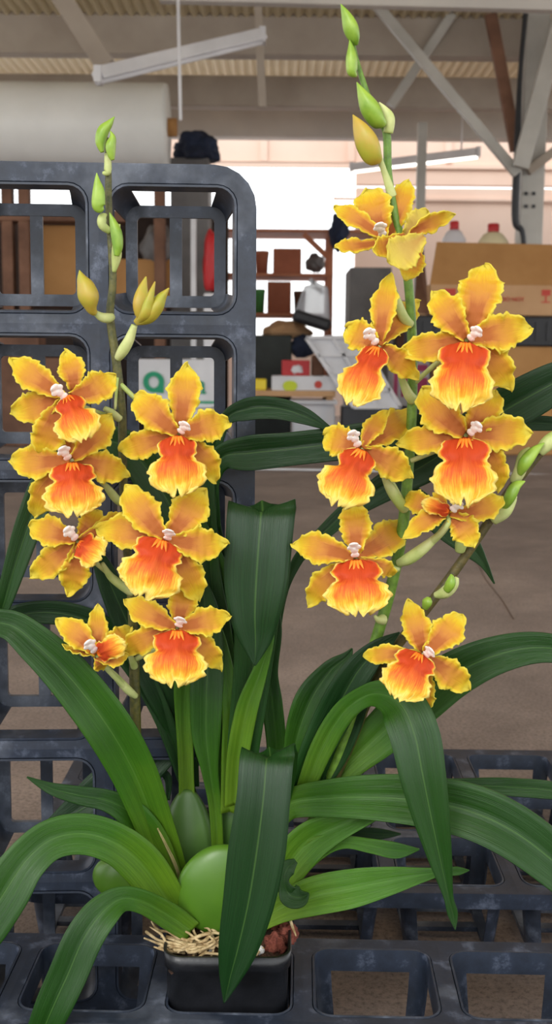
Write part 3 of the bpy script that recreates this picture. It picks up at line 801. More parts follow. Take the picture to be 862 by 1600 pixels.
# --- leaves: (x, y, width px, distance, twist)
LV = [
 # big blade hanging in front of the pot
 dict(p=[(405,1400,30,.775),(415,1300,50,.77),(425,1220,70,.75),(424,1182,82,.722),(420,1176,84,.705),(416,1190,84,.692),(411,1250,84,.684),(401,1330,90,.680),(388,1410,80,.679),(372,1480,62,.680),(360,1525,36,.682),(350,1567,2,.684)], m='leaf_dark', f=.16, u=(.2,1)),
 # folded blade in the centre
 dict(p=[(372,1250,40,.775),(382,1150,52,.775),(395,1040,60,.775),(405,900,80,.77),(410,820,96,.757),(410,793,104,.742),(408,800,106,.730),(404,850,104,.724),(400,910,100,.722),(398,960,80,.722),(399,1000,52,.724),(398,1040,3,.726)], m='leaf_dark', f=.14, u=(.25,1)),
 # left arching broad leaf
 dict(p=[(285,1410,30,.770),(262,1350,52,.765),(238,1280,60,.755),(208,1205,70,.745),(168,1135,74,.735),(112,1062,70,.73),(60,1010,60,.73),(10,975,44,.735),(-50,985,34,.745),(-110,1080,10,.75)], m='leaf', f=.45, u=(.05,.8)),
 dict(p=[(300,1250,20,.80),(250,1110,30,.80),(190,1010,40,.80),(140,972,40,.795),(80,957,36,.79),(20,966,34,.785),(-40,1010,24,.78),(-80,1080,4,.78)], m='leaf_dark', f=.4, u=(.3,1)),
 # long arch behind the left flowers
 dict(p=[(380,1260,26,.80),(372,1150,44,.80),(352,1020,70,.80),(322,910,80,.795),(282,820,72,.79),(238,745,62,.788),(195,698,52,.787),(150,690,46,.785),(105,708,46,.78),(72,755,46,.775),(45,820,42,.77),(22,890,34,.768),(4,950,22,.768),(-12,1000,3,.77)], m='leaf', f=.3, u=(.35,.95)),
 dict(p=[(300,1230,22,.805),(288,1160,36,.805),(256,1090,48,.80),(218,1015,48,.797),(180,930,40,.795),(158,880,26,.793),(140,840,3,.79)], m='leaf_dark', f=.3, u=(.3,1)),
 # small narrow leaf with pointed tip at left
 dict(p=[(268,1385,40,.762),(238,1320,54,.757),(208,1275,46,.752),(170,1252,34,.748),(125,1243,28,.745),(80,1232,18,.743),(42,1214,2,.742)], m='leaf', f=.35, u=(.05,1)),
 dict(p=[(262,1165,50,.815),(215,1200,74,.812),(165,1240,78,.812),(115,1272,50,.812),(60,1300,6,.812)], m='leaf_dark', f=.25, u=(.5,1)),
 # left lower broad leaf
 dict(p=[(288,1450,36,.745),(262,1408,56,.74),(222,1352,66,.732),(180,1318,62,.725),(130,1303,62,.718),(80,1312,62,.71),(40,1346,66,.702),(5,1398,78,.695),(-40,1470,70,.69),(-90,1560,20,.69)], m='leaf', f=.35, u=(.0,.7)),
 dict(p=[(300,1456,34,.735),(265,1432,40,.727),(225,1410,36,.715),(190,1405,38,.705),(158,1428,54,.695),(130,1468,60,.688),(105,1525,60,.683),(80,1580,56,.68),(55,1640,40,.68),(30,1700,4,.68)], m='leaf', f=.3, u=(.1,1)),
 # upright narrow leaves
 dict(p=[(292,1250,24,.79),(290,1180,24,.79),(288,1120,28,.79),(290,1070,36,.79),(296,1030,38,.79),(300,980,26,.79),(302,930,3,.79)], m='leaf_light', f=.5, u=(.1,.6)),
 dict(p=[(340,1330,18,.782),(336,1260,20,.78),(328,1205,26,.778),(322,1150,44,.777),(322,1090,50,.777),(324,1030,50,.779),(320,950,40,.782),(316,900,3,.785)], m='leaf', f=.35, u=(.1,.9)),
 dict(p=[(352,1280,16,.79),(354,1200,26,.79),(358,1130,30,.79),(352,1060,34,.79),(340,980,40,.79),(330,900,30,.793),(326,800,22,.795),(324,700,16,.795),(322,660,3,.795)], m='leaf', f=.4, u=(.2,.9)),
 dict(p=[(366,1260,30,.772),(372,1180,34,.77),(385,1110,34,.768),(402,1060,26,.767),(418,1015,14,.766),(428,985,2,.766)], m='leaf_light', f=.5, u=(.1,.5)),
 dict(p=[(358,1270,26,.78),(362,1190,32,.78),(362,1120,30,.78),(352,1050,26,.782),(338,990,22,.785),(330,960,2,.785)], m='leaf_light', f=.5, u=(.1,.6)),
 dict(p=[(430,1250,26,.79),(432,1170,30,.79),(425,1100,32,.79),(420,1050,28,.79),(430,990,20,.79),(436,955,3,.79)], m='leaf', f=.45, u=(.3,.9)),
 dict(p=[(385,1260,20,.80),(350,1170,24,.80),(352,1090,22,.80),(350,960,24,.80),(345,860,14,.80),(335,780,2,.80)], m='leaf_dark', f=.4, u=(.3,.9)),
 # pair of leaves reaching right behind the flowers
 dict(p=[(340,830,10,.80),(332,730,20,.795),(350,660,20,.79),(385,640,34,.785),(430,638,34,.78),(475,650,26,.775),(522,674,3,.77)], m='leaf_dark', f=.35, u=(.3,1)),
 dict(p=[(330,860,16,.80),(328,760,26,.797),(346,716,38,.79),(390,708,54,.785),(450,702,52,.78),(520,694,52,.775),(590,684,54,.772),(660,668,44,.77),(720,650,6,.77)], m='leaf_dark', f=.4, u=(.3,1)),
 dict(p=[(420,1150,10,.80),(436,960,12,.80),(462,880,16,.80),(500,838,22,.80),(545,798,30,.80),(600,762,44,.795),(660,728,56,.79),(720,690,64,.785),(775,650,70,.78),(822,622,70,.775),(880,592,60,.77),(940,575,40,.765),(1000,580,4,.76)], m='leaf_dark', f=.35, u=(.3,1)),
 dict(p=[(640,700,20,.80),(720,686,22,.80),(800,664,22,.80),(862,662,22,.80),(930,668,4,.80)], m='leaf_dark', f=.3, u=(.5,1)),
 dict(p=[(600,720,12,.80),(640,770,30,.80),(690,815,44,.80),(730,850,36,.798),(755,880,14,.797),(772,912,2,.796)], m='leaf', f=.4, u=(.5,1)),
 # right cluster
 dict(p=[(500,1250,24,.77),(545,1195,46,.768),(592,1150,66,.765),(650,1098,76,.76),(712,1052,70,.755),(780,1022,58,.75),(850,1012,46,.745),(920,1030,36,.74),(1000,1080,4,.74)], m='leaf', f=.35, u=(.1,1)),
 dict(p=[(470,1250,26,.76),(502,1170,36,.758),(535,1115,36,.752),(570,1088,34,.742),(600,1086,48,.73),(628,1104,72,.718),(648,1150,78,.708),(660,1210,72,.702),(674,1280,56,.70),(688,1345,36,.70),(700,1400,16,.70),(707,1428,16,.70),(711,1453,1,.70)], m='leaf', f=.22, u=(.15,1)),
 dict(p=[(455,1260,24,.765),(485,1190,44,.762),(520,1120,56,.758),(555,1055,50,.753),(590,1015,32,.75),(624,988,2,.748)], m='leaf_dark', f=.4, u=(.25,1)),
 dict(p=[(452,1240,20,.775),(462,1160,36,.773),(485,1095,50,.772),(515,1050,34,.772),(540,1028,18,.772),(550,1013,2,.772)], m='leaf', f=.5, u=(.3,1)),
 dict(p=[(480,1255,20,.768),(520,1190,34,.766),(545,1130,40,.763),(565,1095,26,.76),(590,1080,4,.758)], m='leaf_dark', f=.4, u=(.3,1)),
 # long horizontal right leaf
 dict(p=[(430,1290,24,.765),(455,1256,44,.755),(520,1247,58,.745),(590,1246,70,.735),(660,1252,78,.728),(735,1268,84,.72),(800,1298,84,.712),(862,1344,78,.705),(930,1410,60,.70),(990,1500,6,.70)], m='leaf', f=.4, u=(.2,.85)),
 dict(p=[(560,1262,10,.80),(660,1232,20,.80),(740,1228,24,.80),(800,1230,28,.80),(870,1236,26,.80),(940,1250,4,.80)], m='leaf', f=.3, u=(.4,1)),
 dict(p=[(412,1430,34,.755),(440,1370,54,.752),(480,1318,60,.75),(530,1290,44,.748),(580,1272,24,.746),(615,1258,3,.745)], m='leaf_light', f=.45, u=(.0,.7)),
 dict(p=[(425,1420,30,.76),(450,1365,44,.757),(490,1328,38,.752),(535,1316,20,.748),(580,1322,22,.745),(620,1329,24,.743),(655,1327,2,.742)], m='leaf_light', f=.35, u=(.0,.7)),
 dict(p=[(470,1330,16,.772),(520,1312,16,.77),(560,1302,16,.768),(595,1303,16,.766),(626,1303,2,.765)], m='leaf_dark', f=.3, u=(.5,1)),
 dict(p=[(405,1440,30,.745),(440,1418,44,.742),(490,1400,58,.738),(550,1388,58,.735),(610,1376,42,.732),(660,1367,22,.73),(690,1362,12,.729),(715,1361,13,.729),(733,1360,1,.729)], m='leaf_light', f=.35, u=(.05,.75)),
 dict(p=[(462,1345,8,.735),(448,1358,26,.733),(444,1378,14,.731),(452,1398,34,.73),(470,1402,30,.729),(482,1396,3,.728)], m='leaf', f=.3, u=(.6,1)),
 dict(p=[(290,1440,16,.77),(262,1390,40,.768),(232,1340,46,.768),(215,1300,30,.77),(205,1280,4,.77)], m='leaf_light', f=.5, u=(0,.5)),
 dict(p=[(345,1330,12,.80),(330,1290,26,.80),(318,1262,3,.80)], m='leaf_dark', f=.3, u=(.3,.7)),
 dict(p=[(262,1250,6,.812),(262,1215,12,.812),(240,1200,10,.812),(220,1196,2,.812)], m='leaf_dark', f=.3, u=(.5,1)),
]
for d in LV:
    leaf(d['p'], d['m'], d['f'], ubase=d['u'][0], utip=d['u'][1])
# dry brown sheath edges
def husk(pts): 
    o = leaf(pts, 'leaf_light', .3, name='dry_sheath'); o.data.materials.clear(); o.data.materials.append(M['husk']); o['label'] = 'dry papery sheath edge'
husk([(286,1388,3,.757),(274,1352,5,.753),(258,1318,4,.75),(246,1294,2,.749)])

# --- flower spikes
def spike(pts, mat): return ptube('flower_spike', pts, M[mat], orch, 12, 8)
spike([(166,215,.745,3.5),(169,262,.745,5),(170,330,.745,5.5),(175,400,.745,6),(176,445,.745,6),(172,495,.745,6.5),(181,560,.745,7),(190,640,.745,7),(192,730,.747,7),(196,830,.75,7),(205,920,.753,7.5),(209,1010,.757,8),(211,1100,.76,8.5),(216,1200,.765,8.5),(238,1300,.77,8),(268,1400,.77,7)], 'stem_up')
spike([(550,60,.74,3),(560,105,.74,4),(585,180,.74,6),(603,205,.74,6.5),(606,270,.74,6.5),(615,330,.74,7),(632,400,.74,7),(641,480,.742,7.5),(644,560,.744,8),(643,650,.746,8),(637,740,.748,8.5),(628,830,.75,9),(610,920,.754,9),(590,990,.757,9),(565,1070,.762,9),(530,1180,.768,9),(480,1300,.77,8),(430,1400,.772,7)], 'stem')
spike([(900,650,.745,5),(852,698,.745,6.5),(800,762,.747,7.5),(745,842,.749,7.5),(700,906,.752,8),(655,965,.755,8),(612,1020,.76,8.5),(575,1090,.765,9),(545,1165,.768,9),(510,1240,.77,9),(450,1370,.772,7)], 'stem_dark')
def sheath(pts, mat='bract'): return ptube('bract', pts, M[mat], orch, 10, 5)
for q in ([(211,1150,.757,2),(213,1160,.757,9),(213,1185,.757,9.5),(212,1192,.757,8)],
          [(606,208,.739,8),(608,185,.738,9),(600,170,.738,5),(592,160,.737,1)],
          [(640,508,.739,8),(630,495,.735,8),(620,468,.733,6),(608,430,.731,2)],
          [(645,625,.742,9),(637,615,.738,8),(630,600,.736,6),(622,585,.735,2)],
          [(632,795,.744,8),(624,785,.739,9),(610,765,.735,8),(598,745,.733,3)],
          [(622,880,.744,6),(640,872,.738,10),(662,856,.733,9),(685,835,.731,5),(700,812,.73,3)],
          [(598,968,.752,9),(590,968,.748,5),(585,962,.746,2)],
          [(212,1088,.752,5),(200,1078,.747,7),(185,1062,.742,6),(165,1040,.735,3)],
          [(210,1042,.753,6),(206,1030,.748,5),(200,1020,.745,2)],
          [(193,788,.745,6),(182,780,.741,7),(170,765,.738,6),(160,752,.735,2)],
          [(207,925,.748,8),(190,915,.744,7),(172,900,.74,6),(160,880,.735,3)],
          [(187,655,.742,6),(175,645,.738,6),(163,638,.735,4)],
          [(183,590,.742,3),(180,640,.74,2)],
          [(184,560,.74,6),(192,548,.736,9),(202,530,.733,8),(210,508,.731,5)],
          [(175,495,.742,6),(168,497,.738,8),(158,495,.735,7),(148,488,.733,4)],
          [(160,270,.742,2),(168,268,.742,6),(168,240,.742,5)],
          [(166,335,.74,2),(160,340,.738,7),(160,352,.738,7),(172,362,.74,5)],
          [(178,425,.74,3),(182,400,.738,8),(182,380,.736,6),(186,350,.735,2)]):
    sheath(q)
for q in ([(718,860,.742,8),(722,845,.738,10),(733,830,.737,7),(738,815,.737,2)],
          [(680,930,.745,5),(696,925,.74,10),(708,912,.738,9),(714,902,.738,3)],
          [(770,812,.742,9),(788,800,.738,10),(800,785,.737,6),(806,775,.737,2)],
          [(803,752,.742,8),(812,735,.738,10),(818,712,.737,9),(828,700,.737,3)],
          [(842,706,.74,9),(858,690,.738,12),(880,672,.738,8)]):
    sheath(q)
def bud(pts, mat='bud'):
    """tapering bud with three faint keels"""
    vs, fs, uv = tube_pts([(P(x, y, D), r*px(D, y)) for x, y, D, r in pts], 15, 7)
    m = len(vs)//15
    for i in range(m):
        c = sum((vs[i*15+k] for k in range(15)), Vector())/15
        for k in range(15): vs[i*15+k] = c+(vs[i*15+k]-c)*(1+.09*math.cos(3*2*math.pi*k/15))
    return mesh('bud', vs, fs, M[mat], orch, True, uv)
bud([(160,238,.738,3),(157,222,.738,8),(161,205,.738,9),(170,194,.738,6),(179,182,.738,.5)])
bud([(176,250,.734,3),(174,242,.734,6),(173,228,.734,8),(176,215,.734,5),(172,204,.734,.5)])
bud([(160,330,.732,4),(154,322,.732,10),(154,300,.732,9.5),(152,284,.732,5),(151,270,.732,.5)])
bud([(182,400,.73,4),(184,385,.73,8),(182,365,.73,9),(177,348,.73,6),(171,332,.73,.5)])
bud([(148,490,.73,5),(143,482,.728,9),(139,465,.726,16),(134,448,.726,14),(128,435,.726,8),(124,422,.726,.5)], 'budy')
bud([(212,504,.73,5),(222,495,.728,11),(220,475,.726,13),(222,455,.727,9),(228,432,.728,1)], 'budy')
bud([(215,504,.728,5),(230,496,.72,11),(243,480,.718,12),(252,465,.718,8),(264,450,.718,1)], 'budy')
bud([(216,504,.726,4),(226,492,.716,9),(231,475,.714,8),(236,458,.714,5),(242,440,.716,1)], 'budy')
bud([(556,70,.735,4),(553,58,.733,10),(548,42,.732,12),(541,24,.732,8),(532,6,.732,.5)])
bud([(556,118,.733,3),(550,112,.731,8),(549,92,.731,9),(548,75,.731,5),(546,62,.731,.5)])
bud([(598,192,.735,7),(590,188,.731,13),(578,168,.729,15),(567,148,.729,9),(557,128,.73,.5)])
bud([(590,250,.733,6),(583,244,.728,15),(574,222,.726,18),(563,200,.726,12),(551,179,.727,.5)], 'budy')
ptube('bud_stalk', [(592, 246, .732, 5), (600, 268, .735, 5), (608, 292, .738, 7), (612, 306, .74, 8)], M['bract'], orch)
bud([(698,922,.736,6),(704,912,.733,8),(705,902,.733,5),(704,897,.733,1)])
bud([(664,950,.745,5),(668,940,.743,8),(670,933,.743,3)])
bud([(786,795,.738,5),(796,778,.733,9),(806,760,.733,8),(820,752,.733,1)])
bud([(812,740,.736,5),(820,724,.732,10),(834,706,.732,8),(850,692,.732,1)])
bud([(738,826,.74,4),(744,810,.738,8),(752,796,.738,7),(758,782,.738,1)])

# --- flowers
def tepal(c0, tip, hw, D0, dz, mid, fl, name, seed, arch=.0, tw=0, blunt=0, mat='tepal'):
    """blade from c0 (px, D0) to tip px; dz = tip set back (+) or forward (-) in metres"""
    A = P(c0[0], c0[1], D0); T = P(tip[0], tip[1], D0+dz)
    if mid is None: Mx = ((c0[0]+tip[0])/2, (c0[1]+tip[1])/2)
    else: Mx = mid
    Mp = P(Mx[0], Mx[1], D0+dz*.35-arch)
    Mp2 = Mp*2-(A+T)/2                                    # quadratic control point
    s = px(D0, c0[1]); nu, nv = 44, 15
    rnd = random.Random(seed); ph = [rnd.uniform(0, 6.28) for _ in range(8)]
    vs, uv, fs = [], [], []
    for i in range(nu+1):
        u = i/nu
        c = A*(1-u)**2+Mp2*2*u*(1-u)+T*u*u
        tn = ((Mp2-A)*(1-u)+(T-Mp2)*u).normalized()
        vd = (c-EYE).normalized(); sd = tn.cross(vd).normalized(); nr = sd.cross(tn).normalized()
        if nr.dot(vd) > 0: nr = -nr
        a = math.radians(tw); s2 = sd*math.cos(a)+nr*math.sin(a); n2 = nr*math.cos(a)-sd*math.sin(a)
        # claw, broad middle, pointed tip
        e = 2.4 if blunt else 1.7
        prof = (.20+.80*min(1, u/.50)**.95 if u < .52 else 1.0)*(1 if u < .6 else max(0, 1-((u-.6)/.4)**e)**.75)
        prof *= 1.04
        for k in range(nv):
            v = k/(nv-1)*2-1; av = abs(v)
            ruf = 1+.06*math.sin(u*27+ph[0]+v)+.05*math.sin(u*52+ph[1]*(1 if v > 0 else 2))+.06*math.sin(u*13+ph[2]+(2 if v > 0 else 0))+.035*math.sin(u*95+ph[6]+(1 if v > 0 else 0))
            W = hw*s*prof*(1+(ruf-1)*av)
            q = c+s2*W*v
            q += n2*hw*s*(.16*av**2-.05)                     # shallow trough
            q += n2*hw*s*.16*av**3*math.sin(u*24+ph[3]+(1.7 if v > 0 else 0))
            q += n2*hw*s*.05*av*math.sin(u*48+ph[4]+(1 if v > 0 else 0))
            q += tn*hw*s*.07*math.sin(v*9+ph[5])*u**6
            vs.append(q); uv.append((u, (v+1)/2))
    for i in range(nu):
        for k in range(nv-1): fs.append((i*nv+k, i*nv+k+1, (i+1)*nv+k+1, (i+1)*nv+k))
    o = mesh(name, vs, fs, M[mat], fl, True, uv)
    md = o.modifiers.new('s', 'SOLIDIFY'); md.thickness = .0006; md.offset = 0
    return o
def lipmesh(base, tip, hw, D0, fl, seed, tw=0, sh=.62, dz=-.008, notch=.10, lobes=1.0):
    A = P(base[0], base[1], D0-.004); T = P(tip[0], tip[1], D0-.014+dz)
    s = px(D0, base[1]); nu, nv = 36, 29
    L = (T-A).length; tn0 = (T-A).normalized()
    vd = (A-EYE).normalized(); sd = tn0.cross(vd).normalized(); nr = sd.cross(tn0).normalized()
    if nr.dot(vd) > 0: nr = -nr
    a = math.radians(tw); s2 = sd*math.cos(a)+nr*math.sin(a); n2 = nr*math.cos(a)-sd*math.sin(a)
    rnd = random.Random(seed); ph = [rnd.uniform(0, 6.28) for _ in range(8)]
    vs, uv, fs = [], [], []
    prof = [(0, .24), (.05, sh*.8), (.12, sh), (.26, sh+.04), (.35, sh-.09), (.42, sh+.02), (.50, .93), (.64, 1.0), (.8, .93), (.9, .76), (.96, .56), (1, .40)]
    def pf(u):
        for (a0, b0), (a1, b1) in zip(prof, prof[1:]):
            if u <= a1:
                t = (u-a0)/(a1-a0); t = t*t*(3-2*t); return b0+(b1-b0)*t
        return prof[-1][1]
    for i in range(nu+1):
        u = i/nu
        for k in range(nv):
            v = k/(nv-1)*2-1; av = abs(v)
            sgn = 1 if v > 0 else 2.3
            fr = 1+av**2*(.045*math.sin(u*30+ph[0]*sgn)+.025*math.sin(u*55+ph[1]*sgn))
            W = hw*s*pf(u)*fr
            # bottom rounded with notch in the middle
            ln = u*(1-.12*u**3*av**2.2) - notch*math.exp(-(v/.16)**2)*u**5 + u**6*(.022*math.sin(v*11+ph[2])+.012*math.sin(v*24+ph[3]))
            q = A+tn0*L*ln+s2*W*v
            q += n2*L*(.20*math.sin(math.pi*min(1, u*1.15)*.9)*(1-.55*av)-.02)
            q += n2*hw*s*(.09*max(av, u)**5*math.sin(22*u+7*v+ph[4])+.035*max(av, u)**5*math.sin(42*u*sgn+13*v+ph[5]))
            q -= n2*hw*s*.10*av**2
            q += n2*hw*s*.05*math.cos(v*12)*(1-u)*.5
            q += n2*hw*s*.05*math.sin(v*7+ph[6])*u*(1-av*.4)+n2*hw*s*.10*math.exp(-((u-.38)/.07)**2)*av*-1
            vs.append(q); uv.append((u, (v+1)/2))
    for i in range(nu):
        for k in range(nv-1): fs.append((i*nv+k, i*nv+k+1, (i+1)*nv+k+1, (i+1)*nv+k))
    o = mesh('lip', vs, fs, M['lip'], fl, True, uv)
    md = o.modifiers.new('s', 'SOLIDIFY'); md.thickness = .0007; md.offset = 0
    # ridged crest at the throat
    cv, cf = [], []
    for r_i, (vo, ln, ang) in enumerate(((-.13, .17, -.35), (-.05, .23, -.12), (.04, .24, .1), (.12, .17, .35))):
        b0 = A+tn0*L*.05+s2*hw*s*vo*.9+n2*L*.045; e0 = b0+(tn0*math.cos(ang)+s2*math.sin(ang))*L*ln+n2*L*.055
        v_, f_, _ = tube_pts([(b0, hw*s*.06), (b0.lerp(e0, .5)+n2*L*.012, hw*s*.042), (e0, hw*s*.008)], 8, 4)
        n0 = len(cv); cv += v_; cf += [tuple(n0+i for i in f) for f in f_]
    mesh('crest', cv, cf, M['crest'], fl)
    return o
def column(top, bot, D0, fl):
    a, b_ = P(bot[0], bot[1], D0-.004), P(top[0], top[1], D0-.016)
    s = px(D0, top[1]); vd = (a-EYE).normalized()
    ax = (b_-a).normalized(); sd = ax.cross(vd).normalized(); L = (b_-a).length
    bm = bmesh.new()
    def ball(c, r, sc, seed):
        res = bmesh.ops.create_icosphere(bm, subdivisions=3, radius=1)
        for v in res['verts']:
            n = 1+.12*noise.noise(v.co*2.2+Vector((seed, 0, 0)))
            q = v.co*n; v.co = c+(sd*q.x*sc[0]+vd*q.y*sc[1]+ax*q.z*sc[2])*r
    w_ = 8.2*s
    ball(a+ax*L*.15-vd*.001, w_, (.85, .8, 1.0), 1)
    ball(a+ax*L*.5-vd*.002, w_, (.8, .8, 1.1), 2)
    ball(a+ax*L*.95-vd*.003, w_, (.95, .9, .8), 3)
    ball(a+ax*L*.72+sd*w_*.8-vd*.003, w_, (.6, .5, .8), 4)
    ball(a+ax*L*.72-sd*w_*.8-vd*.003, w_, (.6, .5, .8), 5)
    off = wloc(fl)
    for v in bm.verts: v.co -= off
    me = bpy.data.meshes.new('column'); bm.to_mesh(me); bm.free()
    for p in me.polygons: p.use_smooth = True
    o = link('column', me, M['column'], fl)
    md = o.modifiers.new('r', 'REMESH'); md.mode = 'VOXEL'; md.voxel_size = .0005; md.use_smooth_shade = True
    return o
FD = .712
def flower(c, ped, tep, lip, col, D0=FD, label=None, seed=0):
    """c centre px; ped list of stalk px+D back to the spike; tep list of tuples (kind, tip, hw, opts)"""
    pts = [(c[0], c[1], D0+.002, 3.5)]+[(x, y, D, r) for x, y, D, r in ped]
    fl = ptube('flower', pts, M['bract'], orch, 10, 6)
    if label: fl['label'] = label
    for i, t in enumerate(tep):
        kind, tip, hw = t[:3]; o = t[3] if len(t) > 3 else {}
        b0 = o.get('b', (c[0]+(tip[0]-c[0])*.03, c[1]+(tip[1]-c[1])*.03))
        tepal(b0, tip, hw, D0+o.get('d', -.0015 if kind == 'petal' else .002), o.get('z', .010), o.get('m'), fl, kind, seed*10+i, o.get('a', .004), o.get('t', 0), o.get('bl', 0), o.get('mat', 'tepal'))
    if lip:
        base, tip, hw = lip[:3]; o = lip[3] if len(lip) > 3 else {}
        lipmesh(base, tip, hw, D0, fl, seed, **o)
    if col: column(col[0], col[1], D0, fl)
    return fl
Q = 'sepal'; R_ = 'petal'
flower((102,620), [(140,640,.735,4),(186,655,.744,4)],
  [(R_,(18,561),23,{'m':(58,592)}),(Q,(102,549),20,{'m':(113,583),'b':(114,612)}),(R_,(180,586),24,{'m':(146,608),'b':(110,618)}),(Q,(16,646),25,{'m':(62,634)}),(Q,(65,713),26,{'m':(80,668),'z':.004})],
  ((104,618),(131,690),36,{'notch':.03}), ((84,605),(103,622)), FD, seed=1)
flower((112,718), [(150,745,.735,4),(190,785,.745,4)],
  [(R_,(15,720),25,{'m':(62,722)}),(Q,(96,668),18,{'z':.014}),(R_,(174,648),24,{'m':(145,684)}),(Q,(201,744),23,{'m':(157,728)}),(Q,(54,808),22,{'m':(74,762),'b':(106,728)})],
  ((113,722),(116,809),47,{'sh':.70}), ((97,700),(107,717)), FD+.006, seed=2)
flower((121,845), [(150,880,.735,4),(205,922,.748,4)],
  [(R_,(45,822),23,{'m':(84,832)}),(Q,(152,796),20,{'m':(140,822)}),(Q,(48,902),22,{'m':(88,872)}),(Q,(106,928),22,{'m':(118,888)}),(R_,(214,806),18,{'m':(172,822),'z':.016})],
  ((123,848),(160,872),27,{'sh':.8,'notch':.0,'dz':-.004}), ((104,826),(119,842)), FD+.008, seed=3)
flower((152,1024), [(166,1044,.73,4),(210,1088,.752,5)],
  [(R_,(89,968),20,{'m':(125,995)}),(Q,(153,944),16,{'m':(152,990)}),(Q,(98,1008),12,{'m':(128,1017),'t':50,'b':(148,1024)}),(R_,(203,982),18,{'m':(180,1002),'z':.014}),(Q,(160,1046),11,{'m':(156,1038),'b':(150,1028)}),(Q,(200,1022),12,{'m':(176,1030),'z':-.006,'b':(150,1028)})],
  ((152,1022),(196,1002),19,{'sh':.85,'notch':.0,'dz':-.002}), ((137,1003),(149,1018)), FD+.004, seed=4)
flower((279,680), [(240,650,.735,4),(188,600,.744,4)],
  [(Q,(293,570),25,{'m':(287,622)}),(R_,(210,616),26,{'m':(243,648)}),(R_,(358,661),25,{'m':(318,667)}),(Q,(187,705),22,{'m':(230,692)}),(Q,(337,753),22,{'m':(314,712)})],
  ((277,680),(277,777),45,{'sh':.64}), ((291,662),(281,676)), FD, seed=5)
flower((260,842), [(230,860,.73,4),(200,890,.748,4)],
  [(R_,(196,758),27,{'m':(226,804)}),(Q,(320,766),28,{'m':(290,806)}),(R_,(353,850),26,{'m':(306,850)}),(Q,(150,826),25,{'m':(206,832)}),(Q,(311,939),25,{'m':(288,888)})],
  ((254,842),(222,936),50,{'sh':.74}), ((265,829),(261,843)), FD-.008, seed=6)
flower((277,981), [(250,1010,.735,4),(212,1030,.75,4)],
  [(R_,(195,937),21,{'m':(238,962)}),(Q,(292,912),22,{'m':(284,948)}),(R_,(358,963),22,{'m':(316,972)}),(Q,(187,1022),20,{'m':(232,996)}),(Q,(344,1046),19,{'m':(316,1010)})],
  ((277,984),(272,1074),49,{'sh':.72}), ((283,966),(278,979)), FD-.002, seed=7)
# right spike
fl = flower((606,378), [(620,384,.735,4),(634,410,.742,4)],
  [(R_,(573,296),30,{'m':(584,336),'b':(598,376),'d':.01,'bl':1}),(R_,(522,324),16,{'m':(560,344),'t':25,'d':.004}),(Q,(638,282),20,{'m':(622,326),'d':.016}),(Q,(523,386),14,{'m':(556,384),'t':40,'z':-.012}),
   (Q,(711,335),16,{'m':(668,350),'t':30,'b':(640,366)}),(Q,(634,438),20,{'m':(645,408),'b':(655,388),'z':-.006}),(R_,(668,332),19,{'mat':'tepal_back','m':(650,350),'b':(630,372),'d':.01,'bl':1}),(Q,(606,408),26,{'m':(632,392),'b':(662,368),'z':-.012,'d':-.012,'bl':1,'mat':'tepal_back'}),(Q,(582,388),16,{'m':(602,384),'b':(632,366),'z':-.014,'d':-.008})],
  None, ((592,350),(598,368)), FD+.012, seed=8)
flower((592,541), [(615,570,.735,4),(642,615,.742,4)],
  [(Q,(610,428),20,{'m':(598,488)}),(R_,(654,472),22,{'m':(618,504),'z':.055,'a':-.002}),(Q,(541,512),24,{'m':(568,527),'bl':1}),(Q,(653,592),20,{'m':(618,560)})],
  ((590,541),(548,636),37,{'sh':.62,'tw':15}), ((573,516),(588,537)), FD, seed=9)
flower((729,531), [(690,560,.735,4),(646,600,.744,4)],
  [(Q,(757,414),33,{'m':(748,466)}),(R_,(676,456),26,{'m':(703,494)}),(R_,(830,513),29,{'m':(775,520)}),(Q,(621,553),22,{'m':(680,540)}),(Q,(797,608),25,{'m':(768,564)})],
  ((727,534),(717,644),49,{'sh':.78}), ((748,514),(733,530)), FD-.006, seed=10)
flower((565,701), [(600,735,.735,4),(632,790,.744,4)],
  [(R_,(644,643),25,{'m':(604,672),'z':.055,'a':-.002}),(Q,(606,642),15,{'m':(580,672),'z':.015}),(Q,(506,680),24,{'m':(535,690),'bl':1}),(Q,(643,746),24,{'m':(603,720)})],
  ((566,702),(524,792),45,{'sh':.62,'tw':8}), ((549,675),(560,697)), FD, seed=11)
flower((728,680), [(690,700,.735,4),(642,720,.744,4)],
  [(R_,(660,606),31,{'m':(692,648)}),(Q,(774,610),27,{'m':(752,650)}),(R_,(830,677),28,{'m':(776,676)}),(Q,(620,693),23,{'m':(680,684)}),(Q,(777,768),22,{'m':(766,718)})],
  ((726,683),(724,792),50,{'sh':.76}), ((748,663),(733,678)), FD+.006, seed=12)
flower((700,805), [(698,822,.722,5),(670,850,.733,6),(625,882,.742,5)],
  [(Q,(634,776),17,{'m':(660,788),'d':.01,'bl':1}),(Q,(630,842),18,{'m':(670,812),'z':-.006,'t':30}),(Q,(740,855),22,{'m':(722,822),'z':-.008}),(R_,(785,776),20,{'m':(748,796),'z':.006}),(R_,(676,770),8,{'m':(690,785)})],
  ((702,800),(658,784),13,{'sh':.8,'notch':0,'dz':.006}), ((718,784),(706,798)), FD+.01, seed=13)
flower((556,872), [(590,880,.735,4),(622,890,.745,4)],
  [(Q,(553,786),24,{'m':(555,828),'bl':1}),(R_,(458,850),24,{'m':(506,858)}),(R_,(640,818),26,{'m':(596,846),'z':.055,'a':-.002}),(Q,(482,946),21,{'m':(512,906)}),(Q,(612,900),13,{'m':(598,886),'z':.012})],
  ((556,874),(560,964),51,{'sh':.74}), ((552,850),(555,870)), FD, seed=14)
